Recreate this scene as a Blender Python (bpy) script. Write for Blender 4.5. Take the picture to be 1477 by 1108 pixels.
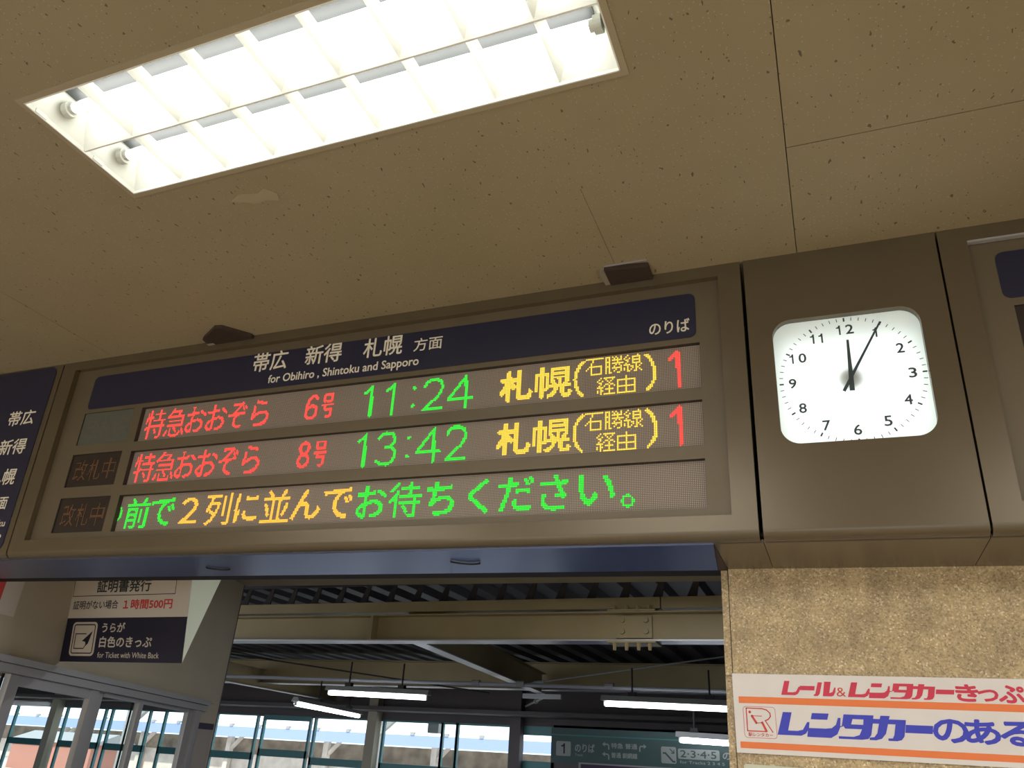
import bpy, bmesh, math, random
import numpy as np
from mathutils import Matrix, Vector

for o in list(bpy.data.objects):
    bpy.data.objects.remove(o)
scene = bpy.context.scene
C = scene.collection
random.seed(7)
rng = np.random.default_rng(7)
R = math.radians

# ------------------------------------------------------------------ camera
cam_data = bpy.data.cameras.new('camera')
cam = bpy.data.objects.new('camera', cam_data)
C.objects.link(cam)
cam_data.sensor_fit = 'HORIZONTAL'
cam_data.sensor_width = 36.0
cam_data.lens = 1098.52 * 36.0 / 1477.0
cam_data.clip_start = 0.05
cam_data.clip_end = 400
cam.matrix_world = Matrix((
    (0.92706465, 0.09948432, 0.36146094, 0.0),
    (0.36749241, -0.43187866, -0.82366871, -2.5),
    (0.07416515, 0.8964283, -0.43693917, 1.65),
    (0, 0, 0, 1)))
scene.camera = cam

# ------------------------------------------------------------------ world, sun, exposure
world = bpy.data.worlds.new('sky')
scene.world = world
world.use_nodes = True
wn = world.node_tree
wn.nodes.clear()
w_out = wn.nodes.new('ShaderNodeOutputWorld')
w_bg = wn.nodes.new('ShaderNodeBackground')
w_bg.inputs['Color'].default_value = (0.80, 0.90, 1.0, 1)
w_bg.inputs['Strength'].default_value = 2.1
wn.links.new(w_bg.outputs[0], w_out.inputs[0])

sun_d = bpy.data.lights.new('sun', 'SUN')
sun_d.energy = 4.0
sun_d.angle = R(0.6)
sun_d.color = (1.0, 0.95, 0.86)
sun = bpy.data.objects.new('sun', sun_d)
C.objects.link(sun)
sun.rotation_euler = (R(52), 0, R(-18))       # comes from behind the viewer

def area_lamp(name, loc, size, energy, color, rot=(0, 0, 0)):
    d = bpy.data.lights.new(name, 'AREA')
    d.shape = 'RECTANGLE'
    d.size, d.size_y = size
    d.energy = energy
    d.color = color
    o = bpy.data.objects.new(name, d)
    o.location = loc
    o.rotation_euler = rot
    C.objects.link(o)
    return o
# unseen area lights added to fill the hall, behind the viewer and to the sides
for i, (x, y) in enumerate(((-4.6, -4.2), (-1.3, -4.2), (2.2, -4.2), (3.4, -1.26))):
    area_lamp('hall_fill', (x, y - (1.1 if y < -2 else 0), 3.34), (1.7, 3.8 if y < -2 else 0.4), 145 if y < -2 else 60, (1.0, 0.96, 0.88))
# unseen area lights under the concourse roof, without fixtures
area_lamp('concourse_fill', (-1.2, 2.6, 3.02), (1.6, 0.15), 62, (0.95, 0.98, 1.0))  # added to brighten the left wall and the wedge sign's side
for x, y in ((1.6, 8.0), (-12.5, 8.0), (-6.5, 12.5)):
    area_lamp('concourse_fill', (x, y, 2.5), (1.6, 0.15), 12, (0.92, 0.97, 1.0))

scene.view_settings.view_transform = 'Standard'
scene.view_settings.look = 'None'
scene.view_settings.exposure = 0.0
scene.view_settings.gamma = 1.0
scene.view_settings.use_curve_mapping = False
scene.cycles.use_denoising = True
scene.cycles.max_bounces = 8
scene.cycles.sample_clamp_indirect = 6.0

# ------------------------------------------------------------------ materials
def lin(c):
    return tuple(((v / 12.92) if v <= 0.04045 else ((v + 0.055) / 1.055) ** 2.4) for v in c)

def S(r, g, b):
    return lin((r / 255, g / 255, b / 255))

MATS = {}
def mat(name, col, rough=0.6, metal=0.0, noise=0.0, nscale=8.0, bump=0.0, bscale=200.0, spec=0.5, aniso=0.0):
    m = bpy.data.materials.new(name)
    m.use_nodes = True
    nt = m.node_tree
    b = nt.nodes['Principled BSDF']
    b.inputs['Base Color'].default_value = (*col, 1)
    b.inputs['Roughness'].default_value = rough
    b.inputs['Metallic'].default_value = metal
    b.inputs['Specular IOR Level'].default_value = spec
    if aniso:
        b.inputs['Anisotropic'].default_value = aniso
    tc = nt.nodes.new('ShaderNodeTexCoord')
    if noise > 0:
        n = nt.nodes.new('ShaderNodeTexNoise')
        n.inputs['Scale'].default_value = nscale
        n.inputs['Detail'].default_value = 6
        nt.links.new(tc.outputs['Object'], n.inputs['Vector'])
        r = nt.nodes.new('ShaderNodeValToRGB')
        r.color_ramp.elements[0].position = 0.3
        r.color_ramp.elements[1].position = 0.7
        r.color_ramp.elements[0].color = (*[c * (1 - noise) for c in col], 1)
        r.color_ramp.elements[1].color = (*[min(1, c * (1 + noise)) for c in col], 1)
        nt.links.new(n.outputs['Fac'], r.inputs['Fac'])
        nt.links.new(r.outputs['Color'], b.inputs['Base Color'])
    if bump > 0:
        n2 = nt.nodes.new('ShaderNodeTexNoise')
        n2.inputs['Scale'].default_value = bscale
        nt.links.new(tc.outputs['Object'], n2.inputs['Vector'])
        bp = nt.nodes.new('ShaderNodeBump')
        bp.inputs['Strength'].default_value = bump
        bp.inputs['Distance'].default_value = 0.002
        nt.links.new(n2.outputs['Fac'], bp.inputs['Height'])
        nt.links.new(bp.outputs['Normal'], b.inputs['Normal'])
    MATS[name] = m
    return m

def emit(name, col, strength):
    m = bpy.data.materials.new(name)
    m.use_nodes = True
    nt = m.node_tree
    nt.nodes.clear()
    o = nt.nodes.new('ShaderNodeOutputMaterial')
    e = nt.nodes.new('ShaderNodeEmission')
    e.inputs['Color'].default_value = (*col, 1)
    e.inputs['Strength'].default_value = strength
    nt.links.new(e.outputs[0], o.inputs[0])
    return m

M = {}
M['fascia'] = mat('fascia_paint', (0.120, 0.093, 0.056), 0.27, 0.25, noise=0.05, nscale=3, spec=0.5)
M['fascia2'] = mat('inner_panel_paint', (0.130, 0.102, 0.062), 0.42, 0.2, noise=0.05, nscale=3)
M['dark'] = mat('dark_gap', (0.012, 0.009, 0.008), 0.8)
M['navy'] = mat('navy_enamel', (0.016, 0.017, 0.042), 0.3, spec=0.5)
M['navy2'] = mat('navy_print', (0.012, 0.010, 0.030), 0.6)
M['cream_letter'] = mat('cream_lettering', (0.78, 0.72, 0.58), 0.6)
M['white_letter'] = mat('white_lettering', (0.75, 0.74, 0.70), 0.6)
M['led_back'] = mat('led_board', (0.18, 0.135, 0.105), 0.6)
M['led_off'] = mat('led_lens_unlit', (0.46, 0.39, 0.32), 0.35)
M['led_side'] = mat('display_recess', (0.045, 0.033, 0.026), 0.6)
M['led_dull'] = mat('led_dull_orange', (0.22, 0.10, 0.035), 0.4)
M['led_dull2'] = mat('led_dull_grey', (0.16, 0.13, 0.08), 0.4)
M['status_dark'] = mat('status_window_dark', (0.028, 0.02, 0.018), 0.25)
M['status_reflect'] = mat('status_window_reflect', (0.10, 0.105, 0.085), 0.25)  # reflection on the first window put into its colour
M['led_red'] = emit('led_red', (1.0, 0.075, 0.06), 1.7)
M['led_green'] = emit('led_green', (0.045, 0.90, 0.06), 1.35)
M['led_yellow'] = emit('led_yellow', (1.0, 0.66, 0.075), 1.5)
M['led_amber'] = emit('led_amber', (1.0, 0.50, 0.06), 1.7)
M['steel'] = mat('brushed_steel', (0.25, 0.29, 0.47), 0.32, 1.0)
_nt = M['steel'].node_tree; _b = _nt.nodes['Principled BSDF']
_tc = _nt.nodes.new('ShaderNodeTexCoord'); _mp = _nt.nodes.new('ShaderNodeMapping'); _mp.inputs['Scale'].default_value = (3, 700, 3)
_nz = _nt.nodes.new('ShaderNodeTexNoise'); _nz.inputs['Scale'].default_value = 1.0; _nz.inputs['Detail'].default_value = 3
_bp = _nt.nodes.new('ShaderNodeBump'); _bp.inputs['Strength'].default_value = 0.6; _bp.inputs['Distance'].default_value = 0.0004
_nt.links.new(_tc.outputs['Object'], _mp.inputs['Vector']); _nt.links.new(_mp.outputs[0], _nz.inputs['Vector'])
_nt.links.new(_nz.outputs['Fac'], _bp.inputs['Height']); _nt.links.new(_bp.outputs['Normal'], _b.inputs['Normal'])
M['white_metal'] = mat('white_enamel', (0.86, 0.87, 0.82), 0.4)
M['reflector'] = mat('white_reflector', (0.80, 0.82, 0.77), 0.4)
M['trim_paint'] = mat('cream_trim_paint', (0.36, 0.30, 0.20), 0.5)
M['flake'] = mat('pale_paint_flake', (0.355, 0.295, 0.185), 0.7)
M['trough_shade'] = mat('painted_trough_shade', (0.045, 0.05, 0.05), 0.5)  # dark tone for the dimmer band of the reflector
M['lamp_socket'] = mat('lamp_socket', (0.55, 0.56, 0.52), 0.5)
M['tube'] = emit('lit_tube', (1.0, 0.98, 0.93), 15.0)
M['tube_far'] = emit('lit_tube_far', (0.88, 0.95, 1.0), 9.0)
M['backlight'] = emit('clock_backlight', (0.93, 1.0, 0.98), 3.6)
M['black'] = mat('black_print', (0.03, 0.04, 0.045), 0.6)
M['hand'] = mat('clock_hand_grey', (0.045, 0.065, 0.07), 0.5)
M['black_metal'] = mat('black_metal', (0.02, 0.018, 0.016), 0.5)
M['notch'] = mat('notch_brown', (0.045, 0.028, 0.02), 0.6)
M['notch_tab'] = mat('grey_notch_tab', (0.30, 0.26, 0.21), 0.5)
M['board_white'] = mat('white_board', (0.74, 0.70, 0.68), 0.45, noise=0.03, nscale=10)
M['cream_board'] = mat('cream_board', (0.62, 0.62, 0.50), 0.5)
M['red_print'] = mat('crimson_print', (0.62, 0.025, 0.07), 0.5)
M['red2'] = mat('red_print', (0.62, 0.05, 0.04), 0.5)
M['orange'] = mat('orange_print', (0.83, 0.20, 0.045), 0.5)
M['blue'] = mat('blue_print', (0.035, 0.045, 0.52), 0.5)
M['booth_wall'] = mat('booth_wall_paint', (0.50, 0.44, 0.33), 0.6, noise=0.06, nscale=2)
M['sign_beige'] = mat('sign_beige', (0.66, 0.58, 0.49), 0.5)
M['sign_side'] = mat('sign_side_white', (0.80, 0.86, 0.68), 0.5)
M['alu'] = mat('aluminium', (0.42, 0.41, 0.42), 0.4, 0.35)
M['beam'] = mat('beige_beam_paint', (0.34, 0.265, 0.13), 0.5, noise=0.1, nscale=1.5)
M['beam_lit'] = mat('beam_lit_pale', (0.46, 0.46, 0.50), 0.35, 0.2)  # paler than the beam: light on the bottom flanges put into the colour
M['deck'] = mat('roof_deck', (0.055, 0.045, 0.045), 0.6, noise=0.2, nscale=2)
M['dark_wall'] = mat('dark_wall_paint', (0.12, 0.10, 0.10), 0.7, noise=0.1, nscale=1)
M['teal'] = mat('teal_frame', (0.055, 0.22, 0.23), 0.4)
M['green_sign'] = mat('dark_green_sign', (0.05, 0.10, 0.10), 0.5)
M['sign_white'] = mat('dim_white_print', (0.36, 0.38, 0.36), 0.5)
M['floor'] = mat('floor_terrazzo', (0.52, 0.46, 0.37), 0.45, noise=0.1, nscale=30)
M['floor_cool'] = mat('floor_grey_tile', (0.17, 0.19, 0.26), 0.3, noise=0.08, nscale=20)
M['hall_wall'] = mat('hall_wall_paint', (0.55, 0.48, 0.38), 0.7)
M['ext_white'] = mat('white_roof_sheet', (0.85, 0.88, 0.92), 0.6)
M['ext_blue'] = mat('blue_roof_sheet', (0.27, 0.35, 0.72), 0.5)
M['ext_brown'] = mat('brown_timber', (0.42, 0.34, 0.26), 0.8, noise=0.4, nscale=1.6)
M['ext_ground'] = mat('pale_ballast', (0.62, 0.56, 0.50), 0.9, noise=0.2, nscale=2)
M['pole'] = mat('grey_steel_pole', (0.33, 0.33, 0.33), 0.5)
M['rust'] = mat('rust_red_wall', (0.45, 0.20, 0.15), 0.7)
M['wire'] = mat('black_wire', (0.015, 0.012, 0.012), 0.6)
M['purple'] = mat('purple_print', (0.05, 0.03, 0.07), 0.6)
M['paper'] = mat('paper', (0.42, 0.37, 0.33), 0.8)

def node_mat(name):
    m = bpy.data.materials.new(name)
    m.use_nodes = True
    return m, m.node_tree, m.node_tree.nodes['Principled BSDF']

# ceiling board: cream, fine pits, scattered dark worm marks and small pale specks
m, nt, b = node_mat('ceiling_board')
tc = nt.nodes.new('ShaderNodeTexCoord')
mp = nt.nodes.new('ShaderNodeMapping')
mp.inputs['Scale'].default_value = (1, 1.0, 1)
nt.links.new(tc.outputs['Object'], mp.inputs['Vector'])
nz = nt.nodes.new('ShaderNodeTexNoise'); nz.inputs['Scale'].default_value = 2.2; nz.inputs['Detail'].default_value = 5
nt.links.new(mp.outputs[0], nz.inputs['Vector'])
cr = nt.nodes.new('ShaderNodeValToRGB')
cr.color_ramp.elements[0].position = 0.3; cr.color_ramp.elements[0].color = (0.285, 0.232, 0.138, 1)
cr.color_ramp.elements[1].position = 0.7; cr.color_ramp.elements[1].color = (0.315, 0.256, 0.158, 1)
nt.links.new(nz.outputs['Fac'], cr.inputs['Fac'])
def spots(nt, src, scale, stretch, radius, keep, distort=0.0):
    mpp = nt.nodes.new('ShaderNodeMapping')
    mpp.inputs['Scale'].default_value = (scale * stretch[0], scale * stretch[1], scale)
    mpp.inputs['Rotation'].default_value = (0, 0, R(stretch[2]))
    nt.links.new(src, mpp.inputs['Vector'])
    vec = mpp.outputs[0]
    if distort:
        dn = nt.nodes.new('ShaderNodeTexNoise'); dn.inputs['Scale'].default_value = 2.5
        nt.links.new(vec, dn.inputs['Vector'])
        mx = nt.nodes.new('ShaderNodeVectorMath'); mx.operation = 'SCALE'; mx.inputs['Scale'].default_value = distort
        nt.links.new(dn.outputs['Color'], mx.inputs[0])
        ad = nt.nodes.new('ShaderNodeVectorMath'); ad.operation = 'ADD'
        nt.links.new(vec, ad.inputs[0]); nt.links.new(mx.outputs[0], ad.inputs[1])
        vec = ad.outputs[0]
    v = nt.nodes.new('ShaderNodeTexVoronoi'); v.voronoi_dimensions = '2D'; v.inputs['Scale'].default_value = 1.0
    nt.links.new(vec, v.inputs['Vector'])
    lt = nt.nodes.new('ShaderNodeMath'); lt.operation = 'LESS_THAN'; lt.inputs[1].default_value = radius
    nt.links.new(v.outputs['Distance'], lt.inputs[0])
    sp = nt.nodes.new('ShaderNodeSeparateColor')
    nt.links.new(v.outputs['Color'], sp.inputs[0])
    kp = nt.nodes.new('ShaderNodeMath'); kp.operation = 'LESS_THAN'; kp.inputs[1].default_value = keep
    nt.links.new(sp.outputs[0], kp.inputs[0])
    mu = nt.nodes.new('ShaderNodeMath'); mu.operation = 'MULTIPLY'
    nt.links.new(lt.outputs[0], mu.inputs[0]); nt.links.new(kp.outputs[0], mu.inputs[1])
    return mu.outputs[0]
col = cr.outputs['Color']
for (scale, st, rad, keep, dist, c, f) in (
        (24, (1.0, 0.5, 18), 0.065, 0.30, 0.5, (0.07, 0.05, 0.03), 0.8),
        (55, (1.0, 0.6, -25), 0.085, 0.12, 0.4, (0.07, 0.05, 0.03), 0.8),
        (70, (1.0, 1.0, 0), 0.13, 0.22, 0.0, (0.50, 0.43, 0.29), 0.55)):
    s = spots(nt, tc.outputs['Object'], scale, st, rad, keep, dist)
    mix = nt.nodes.new('ShaderNodeMix'); mix.data_type = 'RGBA'
    mf = nt.nodes.new('ShaderNodeMath'); mf.operation = 'MULTIPLY'; mf.inputs[1].default_value = f
    nt.links.new(s, mf.inputs[0])
    nt.links.new(mf.outputs[0], mix.inputs['Factor'])
    nt.links.new(col, mix.inputs['A'])
    mix.inputs['B'].default_value = (*c, 1)
    col = mix.outputs['Result']
nt.links.new(col, b.inputs['Base Color'])
b.inputs['Roughness'].default_value = 0.75
bn = nt.nodes.new('ShaderNodeTexNoise'); bn.inputs['Scale'].default_value = 160
nt.links.new(tc.outputs['Object'], bn.inputs['Vector'])
bp = nt.nodes.new('ShaderNodeBump'); bp.inputs['Strength'].default_value = 0.25; bp.inputs['Distance'].default_value = 0.002
nt.links.new(bn.outputs['Fac'], bp.inputs['Height']); nt.links.new(bp.outputs['Normal'], b.inputs['Normal'])
M['ceiling'] = m

# speckled granite
m, nt, b = node_mat('granite')
tc = nt.nodes.new('ShaderNodeTexCoord')
v = nt.nodes.new('ShaderNodeTexVoronoi'); v.inputs['Scale'].default_value = 210
nt.links.new(tc.outputs['Object'], v.inputs['Vector'])
sp = nt.nodes.new('ShaderNodeSeparateColor'); nt.links.new(v.outputs['Color'], sp.inputs[0])
cr = nt.nodes.new('ShaderNodeValToRGB')
els = cr.color_ramp.elements
els[0].position = 0.0; els[0].color = (0.28, 0.21, 0.12, 1)
els[1].position = 1.0; els[1].color = (0.78, 0.70, 0.52, 1)
for p, c in ((0.12, (0.38, 0.29, 0.16, 1)), (0.35, (0.46, 0.355, 0.195, 1)), (0.7, (0.52, 0.405, 0.23, 1)), (0.93, (0.60, 0.49, 0.31, 1))):
    e = els.new(p); e.color = c
nt.links.new(sp.outputs[0], cr.inputs['Fac'])
nz = nt.nodes.new('ShaderNodeTexNoise'); nz.inputs['Scale'].default_value = 14; nz.inputs['Detail'].default_value = 8
nt.links.new(tc.outputs['Object'], nz.inputs['Vector'])
cr2 = nt.nodes.new('ShaderNodeValToRGB')
cr2.color_ramp.elements[0].position = 0.35; cr2.color_ramp.elements[0].color = (0.82, 0.79, 0.75, 1)
cr2.color_ramp.elements[1].position = 0.65; cr2.color_ramp.elements[1].color = (1.15, 1.11, 1.05, 1)
nt.links.new(nz.outputs['Fac'], cr2.inputs['Fac'])
mix = nt.nodes.new('ShaderNodeMix'); mix.data_type = 'RGBA'; mix.blend_type = 'MULTIPLY'; mix.inputs['Factor'].default_value = 1
nt.links.new(cr.outputs['Color'], mix.inputs['A']); nt.links.new(cr2.outputs['Color'], mix.inputs['B'])
nt.links.new(mix.outputs['Result'], b.inputs['Base Color'])
b.inputs['Roughness'].default_value = 0.45
M['granite'] = m

# translucent clock dial
m = bpy.data.materials.new('opal_dial'); m.use_nodes = True
nt = m.node_tree; nt.nodes.clear()
o = nt.nodes.new('ShaderNodeOutputMaterial')
d1 = nt.nodes.new('ShaderNodeBsdfDiffuse'); d1.inputs['Color'].default_value = (0.80, 0.82, 0.80, 1)
d2 = nt.nodes.new('ShaderNodeBsdfTranslucent'); d2.inputs['Color'].default_value = (0.80, 0.84, 0.84, 1)
mx = nt.nodes.new('ShaderNodeMixShader'); mx.inputs[0].default_value = 0.5
nt.links.new(d1.outputs[0], mx.inputs[1]); nt.links.new(d2.outputs[0], mx.inputs[2]); nt.links.new(mx.outputs[0], o.inputs[0])
M['dial'] = m

# window glass
m = bpy.data.materials.new('window_glass'); m.use_nodes = True
nt = m.node_tree; nt.nodes.clear()
o = nt.nodes.new('ShaderNodeOutputMaterial')
tr = nt.nodes.new('ShaderNodeBsdfTransparent'); tr.inputs['Color'].default_value = (0.86, 0.92, 0.92, 1)
gl = nt.nodes.new('ShaderNodeBsdfGlossy'); gl.inputs['Roughness'].default_value = 0.03
fr = nt.nodes.new('ShaderNodeFresnel'); fr.inputs['IOR'].default_value = 1.12
mx = nt.nodes.new('ShaderNodeMixShader')
nt.links.new(fr.outputs[0], mx.inputs[0]); nt.links.new(tr.outputs[0], mx.inputs[1]); nt.links.new(gl.outputs[0], mx.inputs[2]); nt.links.new(mx.outputs[0], o.inputs[0])
M['glass'] = m

# ------------------------------------------------------------------ mesh helpers
class MB:
    def __init__(self):
        self.v = []; self.f = []
    def poly(self, pts):
        n = len(self.v); self.v += [tuple(p) for p in pts]; self.f.append(tuple(range(n, n + len(pts))))
        return self
    def box(self, x0, x1, y0, y1, z0, z1):
        n = len(self.v)
        self.v += [(x0, y0, z0), (x1, y0, z0), (x1, y1, z0), (x0, y1, z0), (x0, y0, z1), (x1, y0, z1), (x1, y1, z1), (x0, y1, z1)]
        self.f += [(n, n+3, n+2, n+1), (n+4, n+5, n+6, n+7), (n, n+1, n+5, n+4), (n+1, n+2, n+6, n+5), (n+2, n+3, n+7, n+6), (n+3, n, n+4, n+7)]
        return self
    def prism(self, pts, axis, a, b):
        """extrude a 2-D outline along an axis; pts given in the other two axes in order"""
        def P(p, t):
            if axis == 0: return (t, p[0], p[1])
            if axis == 1: return (p[0], t, p[1])
            return (p[0], p[1], t)
        n = len(self.v); k = len(pts)
        self.v += [P(p, a) for p in pts] + [P(p, b) for p in pts]
        self.f.append(tuple(range(n, n + k))); self.f.append(tuple(range(n + 2*k - 1, n + k - 1, -1)))
        for i in range(k):
            j = (i + 1) % k
            self.f.append((n+i, n+j, n+k+j, n+k+i))
        return self
    def tube(self, p, q, r, seg=10, r2=None):
        p, q = Vector(p), Vector(q); d = (q - p).normalized()
        u = d.orthogonal().normalized(); w = d.cross(u)
        n = len(self.v); r2 = r if r2 is None else r2
        for c, rr in ((p, r), (q, r2)):
            for i in range(seg):
                a = 2*math.pi*i/seg
                self.v.append(tuple(c + u*math.cos(a)*rr + w*math.sin(a)*rr))
        self.f.append(tuple(range(n+seg-1, n-1, -1))); self.f.append(tuple(range(n+seg, n+2*seg)))
        for i in range(seg):
            j = (i+1) % seg
            self.f.append((n+i, n+j, n+seg+j, n+seg+i))
        return self
    def build(self, name, m, parent=None, M4=None, bevel=0, smooth=False):
        me = bpy.data.meshes.new(name)
        me.from_pydata(self.v, [], self.f)
        bm = bmesh.new(); bm.from_mesh(me)
        bmesh.ops.recalc_face_normals(bm, faces=bm.faces)
        if bevel:
            bmesh.ops.bevel(bm, geom=[e for e in bm.edges if e.is_manifold and e.calc_face_angle() > 0.5], offset=bevel, segments=2, affect='EDGES')
        bm.to_mesh(me); bm.free()
        if smooth:
            for p in me.polygons: p.use_smooth = True
        me.materials.append(m)
        o = bpy.data.objects.new(name, me)
        C.objects.link(o)
        if parent is not None: o.parent = parent
        if M4 is not None: o.matrix_local = M4
        return o

def tag(o, label=None, cat=None, group=None, kind=None):
    if label: o['label'] = label
    if cat: o['category'] = cat
    if group: o['group'] = group
    if kind: o['kind'] = kind
    return o
def empty(name, M4=None, parent=None):
    o = bpy.data.objects.new(name, None)
    o.empty_display_size = 0.1
    C.objects.link(o)
    if parent is not None: o.parent = parent
    if M4 is not None: o.matrix_local = M4
    return o
def T(x, y, z): return Matrix.Translation((x, y, z))
def rounded(x0, x1, y0, y1, r, seg=8, corners=(1, 1, 1, 1)):
    pts = []
    for k, (cx, cy, a0) in enumerate(((x1-r, y0+r, -90), (x1-r, y1-r, 0), (x0+r, y1-r, 90), (x0+r, y0+r, 180))):
        if corners[k]:
            for i in range(seg+1):
                a = R(a0 + 90*i/seg); pts.append((cx + r*math.cos(a), cy + r*math.sin(a)))
        else:
            pts.append(((x1, y0), (x1, y1), (x0, y1), (x0, y0))[k])
    return pts

# ------------------------------------------------------------------ lettering
_tc = {}
def glyph_mesh(body, bold=0.0):
    key = (body, bold)
    if key in _tc: return _tc[key]
    cu = bpy.data.curves.new('t', 'FONT')
    cu.body = body; cu.size = 1.0; cu.offset = bold; cu.resolution_u = 3
    ob = bpy.data.objects.new('t', cu)
    C.objects.link(ob)
    dg = bpy.context.evaluated_depsgraph_get()
    me = ob.evaluated_get(dg).to_mesh()
    me.calc_loop_triangles()
    v = np.array([tuple(x.co) for x in me.vertices])[:, :2]
    t = np.array([tuple(x.vertices) for x in me.loop_triangles], int).reshape(-1, 3)
    ob.evaluated_get(dg).to_mesh_clear()
    bpy.data.objects.remove(ob); bpy.data.curves.remove(cu)
    _tc[key] = (v, t)
    return v, t
def fit(v, box):
    x0, x1, y0, y1 = box
    a, b = v.min(0), v.max(0)
    return (v - a) / np.maximum(b - a, 1e-9) * np.array([x1-x0, y1-y0]) + np.array([x0, y0])
def lettering(body, box, m, parent, n=0.0012, bold=0.0, name='lettering', thick=True):
    """printed letters filling a box in the parent's own x-y plane, n above it"""
    v, t = glyph_mesh(body)
    d = bold * 1.15 * (box[3]-box[2])
    p = fit(v, (box[0]+d, box[1]-d, box[2]+d, box[3]-d))
    sh = [(0, 0)] + ([(math.cos(k*math.pi/4)*d, math.sin(k*math.pi/4)*d) for k in range(8)] if bold > 0 else [])
    verts = [(x+a, y+b_, n + 0.00004*i) for i, (a, b_) in enumerate(sh) for x, y in p]
    me = bpy.data.meshes.new(name)
    me.from_pydata(verts, [], [tuple(int(c) + i*len(p) for c in q) for i in range(len(sh)) for q in t])
    me.materials.append(m)
    o = bpy.data.objects.new(name, me); C.objects.link(o); o.parent = parent
    return o
def figure_one(box, m, parent, n, name='lettering'):
    x0, x1, y0, y1 = box
    pl = [(.64, 1), (1, 1), (1, 0), (.60, 0), (.60, .68), (0, .68), (0, .80), (.36, .83), (.54, .90)]
    return MB().poly([(x0+a*(x1-x0), y0+b_*(y1-y0), n) for a, b_ in pl]).build(name, m, parent)
def raster(body, box, p, u0, v0, nc, nr, bold=0.0, thr=0.42):
    """dots of a grid (pitch p, origin u0 v0) that the glyph covers"""
    v, t = glyph_mesh(body)
    d_ = bold * (box[3]-box[2])
    q = fit(v, (box[0]+d_, box[1]-d_, box[2]+d_, box[3]-d_))
    tri = q[t]
    if bold > 0: tri = np.concatenate([tri] + [tri + np.array([math.cos(a_)*d_, math.sin(a_)*d_]) for a_ in np.arange(8)*math.pi/4])
    out = []
    c0 = max(0, int((box[0]-u0)/p) - 1); c1 = min(nc, int((box[1]-u0)/p) + 2)
    r0 = max(0, int((box[2]-v0)/p) - 1); r1 = min(nr, int((box[3]-v0)/p) + 2)
    if c1 <= c0: return out
    k = 3
    sub = (np.arange(k) + 0.5) / k
    xs = (u0 + (np.arange(c0, c1)[:, None] + sub[None, :]).ravel() * p)
    ys = (v0 + (np.arange(r0, r1)[:, None] + sub[None, :]).ravel() * p)
    X, Y = np.meshgrid(xs, ys, indexing='ij')
    ins = np.zeros(X.shape, bool)
    for a, b_, c_ in tri:
        lo = np.minimum(np.minimum(a, b_), c_); hi = np.maximum(np.maximum(a, b_), c_)
        i0, i1 = np.searchsorted(xs, (lo[0], hi[0])); j0, j1 = np.searchsorted(ys, (lo[1], hi[1]))
        if i1 <= i0 or j1 <= j0: continue
        x, y = X[i0:i1, j0:j1], Y[i0:i1, j0:j1]
        d1 = (b_[0]-a[0])*(y-a[1]) - (b_[1]-a[1])*(x-a[0])
        d2 = (c_[0]-b_[0])*(y-b_[1]) - (c_[1]-b_[1])*(x-b_[0])
        d3 = (a[0]-c_[0])*(y-c_[1]) - (a[1]-c_[1])*(x-c_[0])
        ins[i0:i1, j0:j1] |= ((d1 >= 0) & (d2 >= 0) & (d3 >= 0)) | ((d1 <= 0) & (d2 <= 0) & (d3 <= 0))
    cov = ins.reshape(c1-c0, k, r1-r0, k).mean((1, 3))
    for i, j in zip(*np.nonzero(cov >= thr)):
        out.append((c0 + int(i), r0 + int(j)))
    return out
def stroke_dots(lines, box, p, u0, v0, w=1.1):
    """dots near the strokes of a hand-drawn glyph (unit box coordinates)"""
    x0, x1, y0, y1 = box
    out = set()
    for L in lines:
        pts = [(x0 + a*(x1-x0), y0 + b_*(y1-y0)) for a, b_ in L]
        for (ax, ay), (bx, by) in zip(pts[:-1], pts[1:]):
            n = max(2, int(math.hypot(bx-ax, by-ay) / (p*0.25)))
            for i in range(n+1):
                x = ax + (bx-ax)*i/n; y = ay + (by-ay)*i/n
                ci = (x-u0)/p - 0.5; cj = (y-v0)/p - 0.5
                for di in range(-2, 3):
                    for dj in range(-2, 3):
                        a, b_ = round(ci)+di, round(cj)+dj
                        if (a-ci)**2 + (b_-cj)**2 <= w*w: out.add((a, b_))
    return list(out)
def dots_mesh(name, dots, p, u0, v0, n, rad, m, parent, seg=6):
    d = np.array(sorted(set(dots)), float).reshape(-1, 2)
    if len(d) == 0: return None
    c = np.stack([u0 + (d[:, 0]+0.5)*p, v0 + (d[:, 1]+0.5)*p], 1)
    a = (np.arange(seg) + 0.5) * 2*np.pi/seg
    ring = np.stack([np.cos(a), np.sin(a)], 1) * rad
    base = (c[:, None, :] + ring[None]).reshape(-1, 2)
    verts = np.concatenate([base, np.full((len(base), 1), n)], 1)
    me = bpy.data.meshes.new(name)
    me.from_pydata(verts.tolist(), [], (np.arange(len(d)*seg).reshape(-1, seg)).tolist())
    me.materials.append(m)
    o = bpy.data.objects.new(name, me); C.objects.link(o); o.parent = parent
    tag(o, kind='stuff')
    return o

# ------------------------------------------------------------------ main dimensions
ZB, ZC = 2.3245, 3.355
A = R(3.26)                                    # the sign band leans towards the viewer
FM = Matrix(((1, 0, 0, 0), (0, -math.sin(A), -math.cos(A), 0), (0, math.cos(A), -math.sin(A), ZB), (0, 0, 0, 1)))
# FM: local x along the band, y up its face, z out of the face

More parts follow.
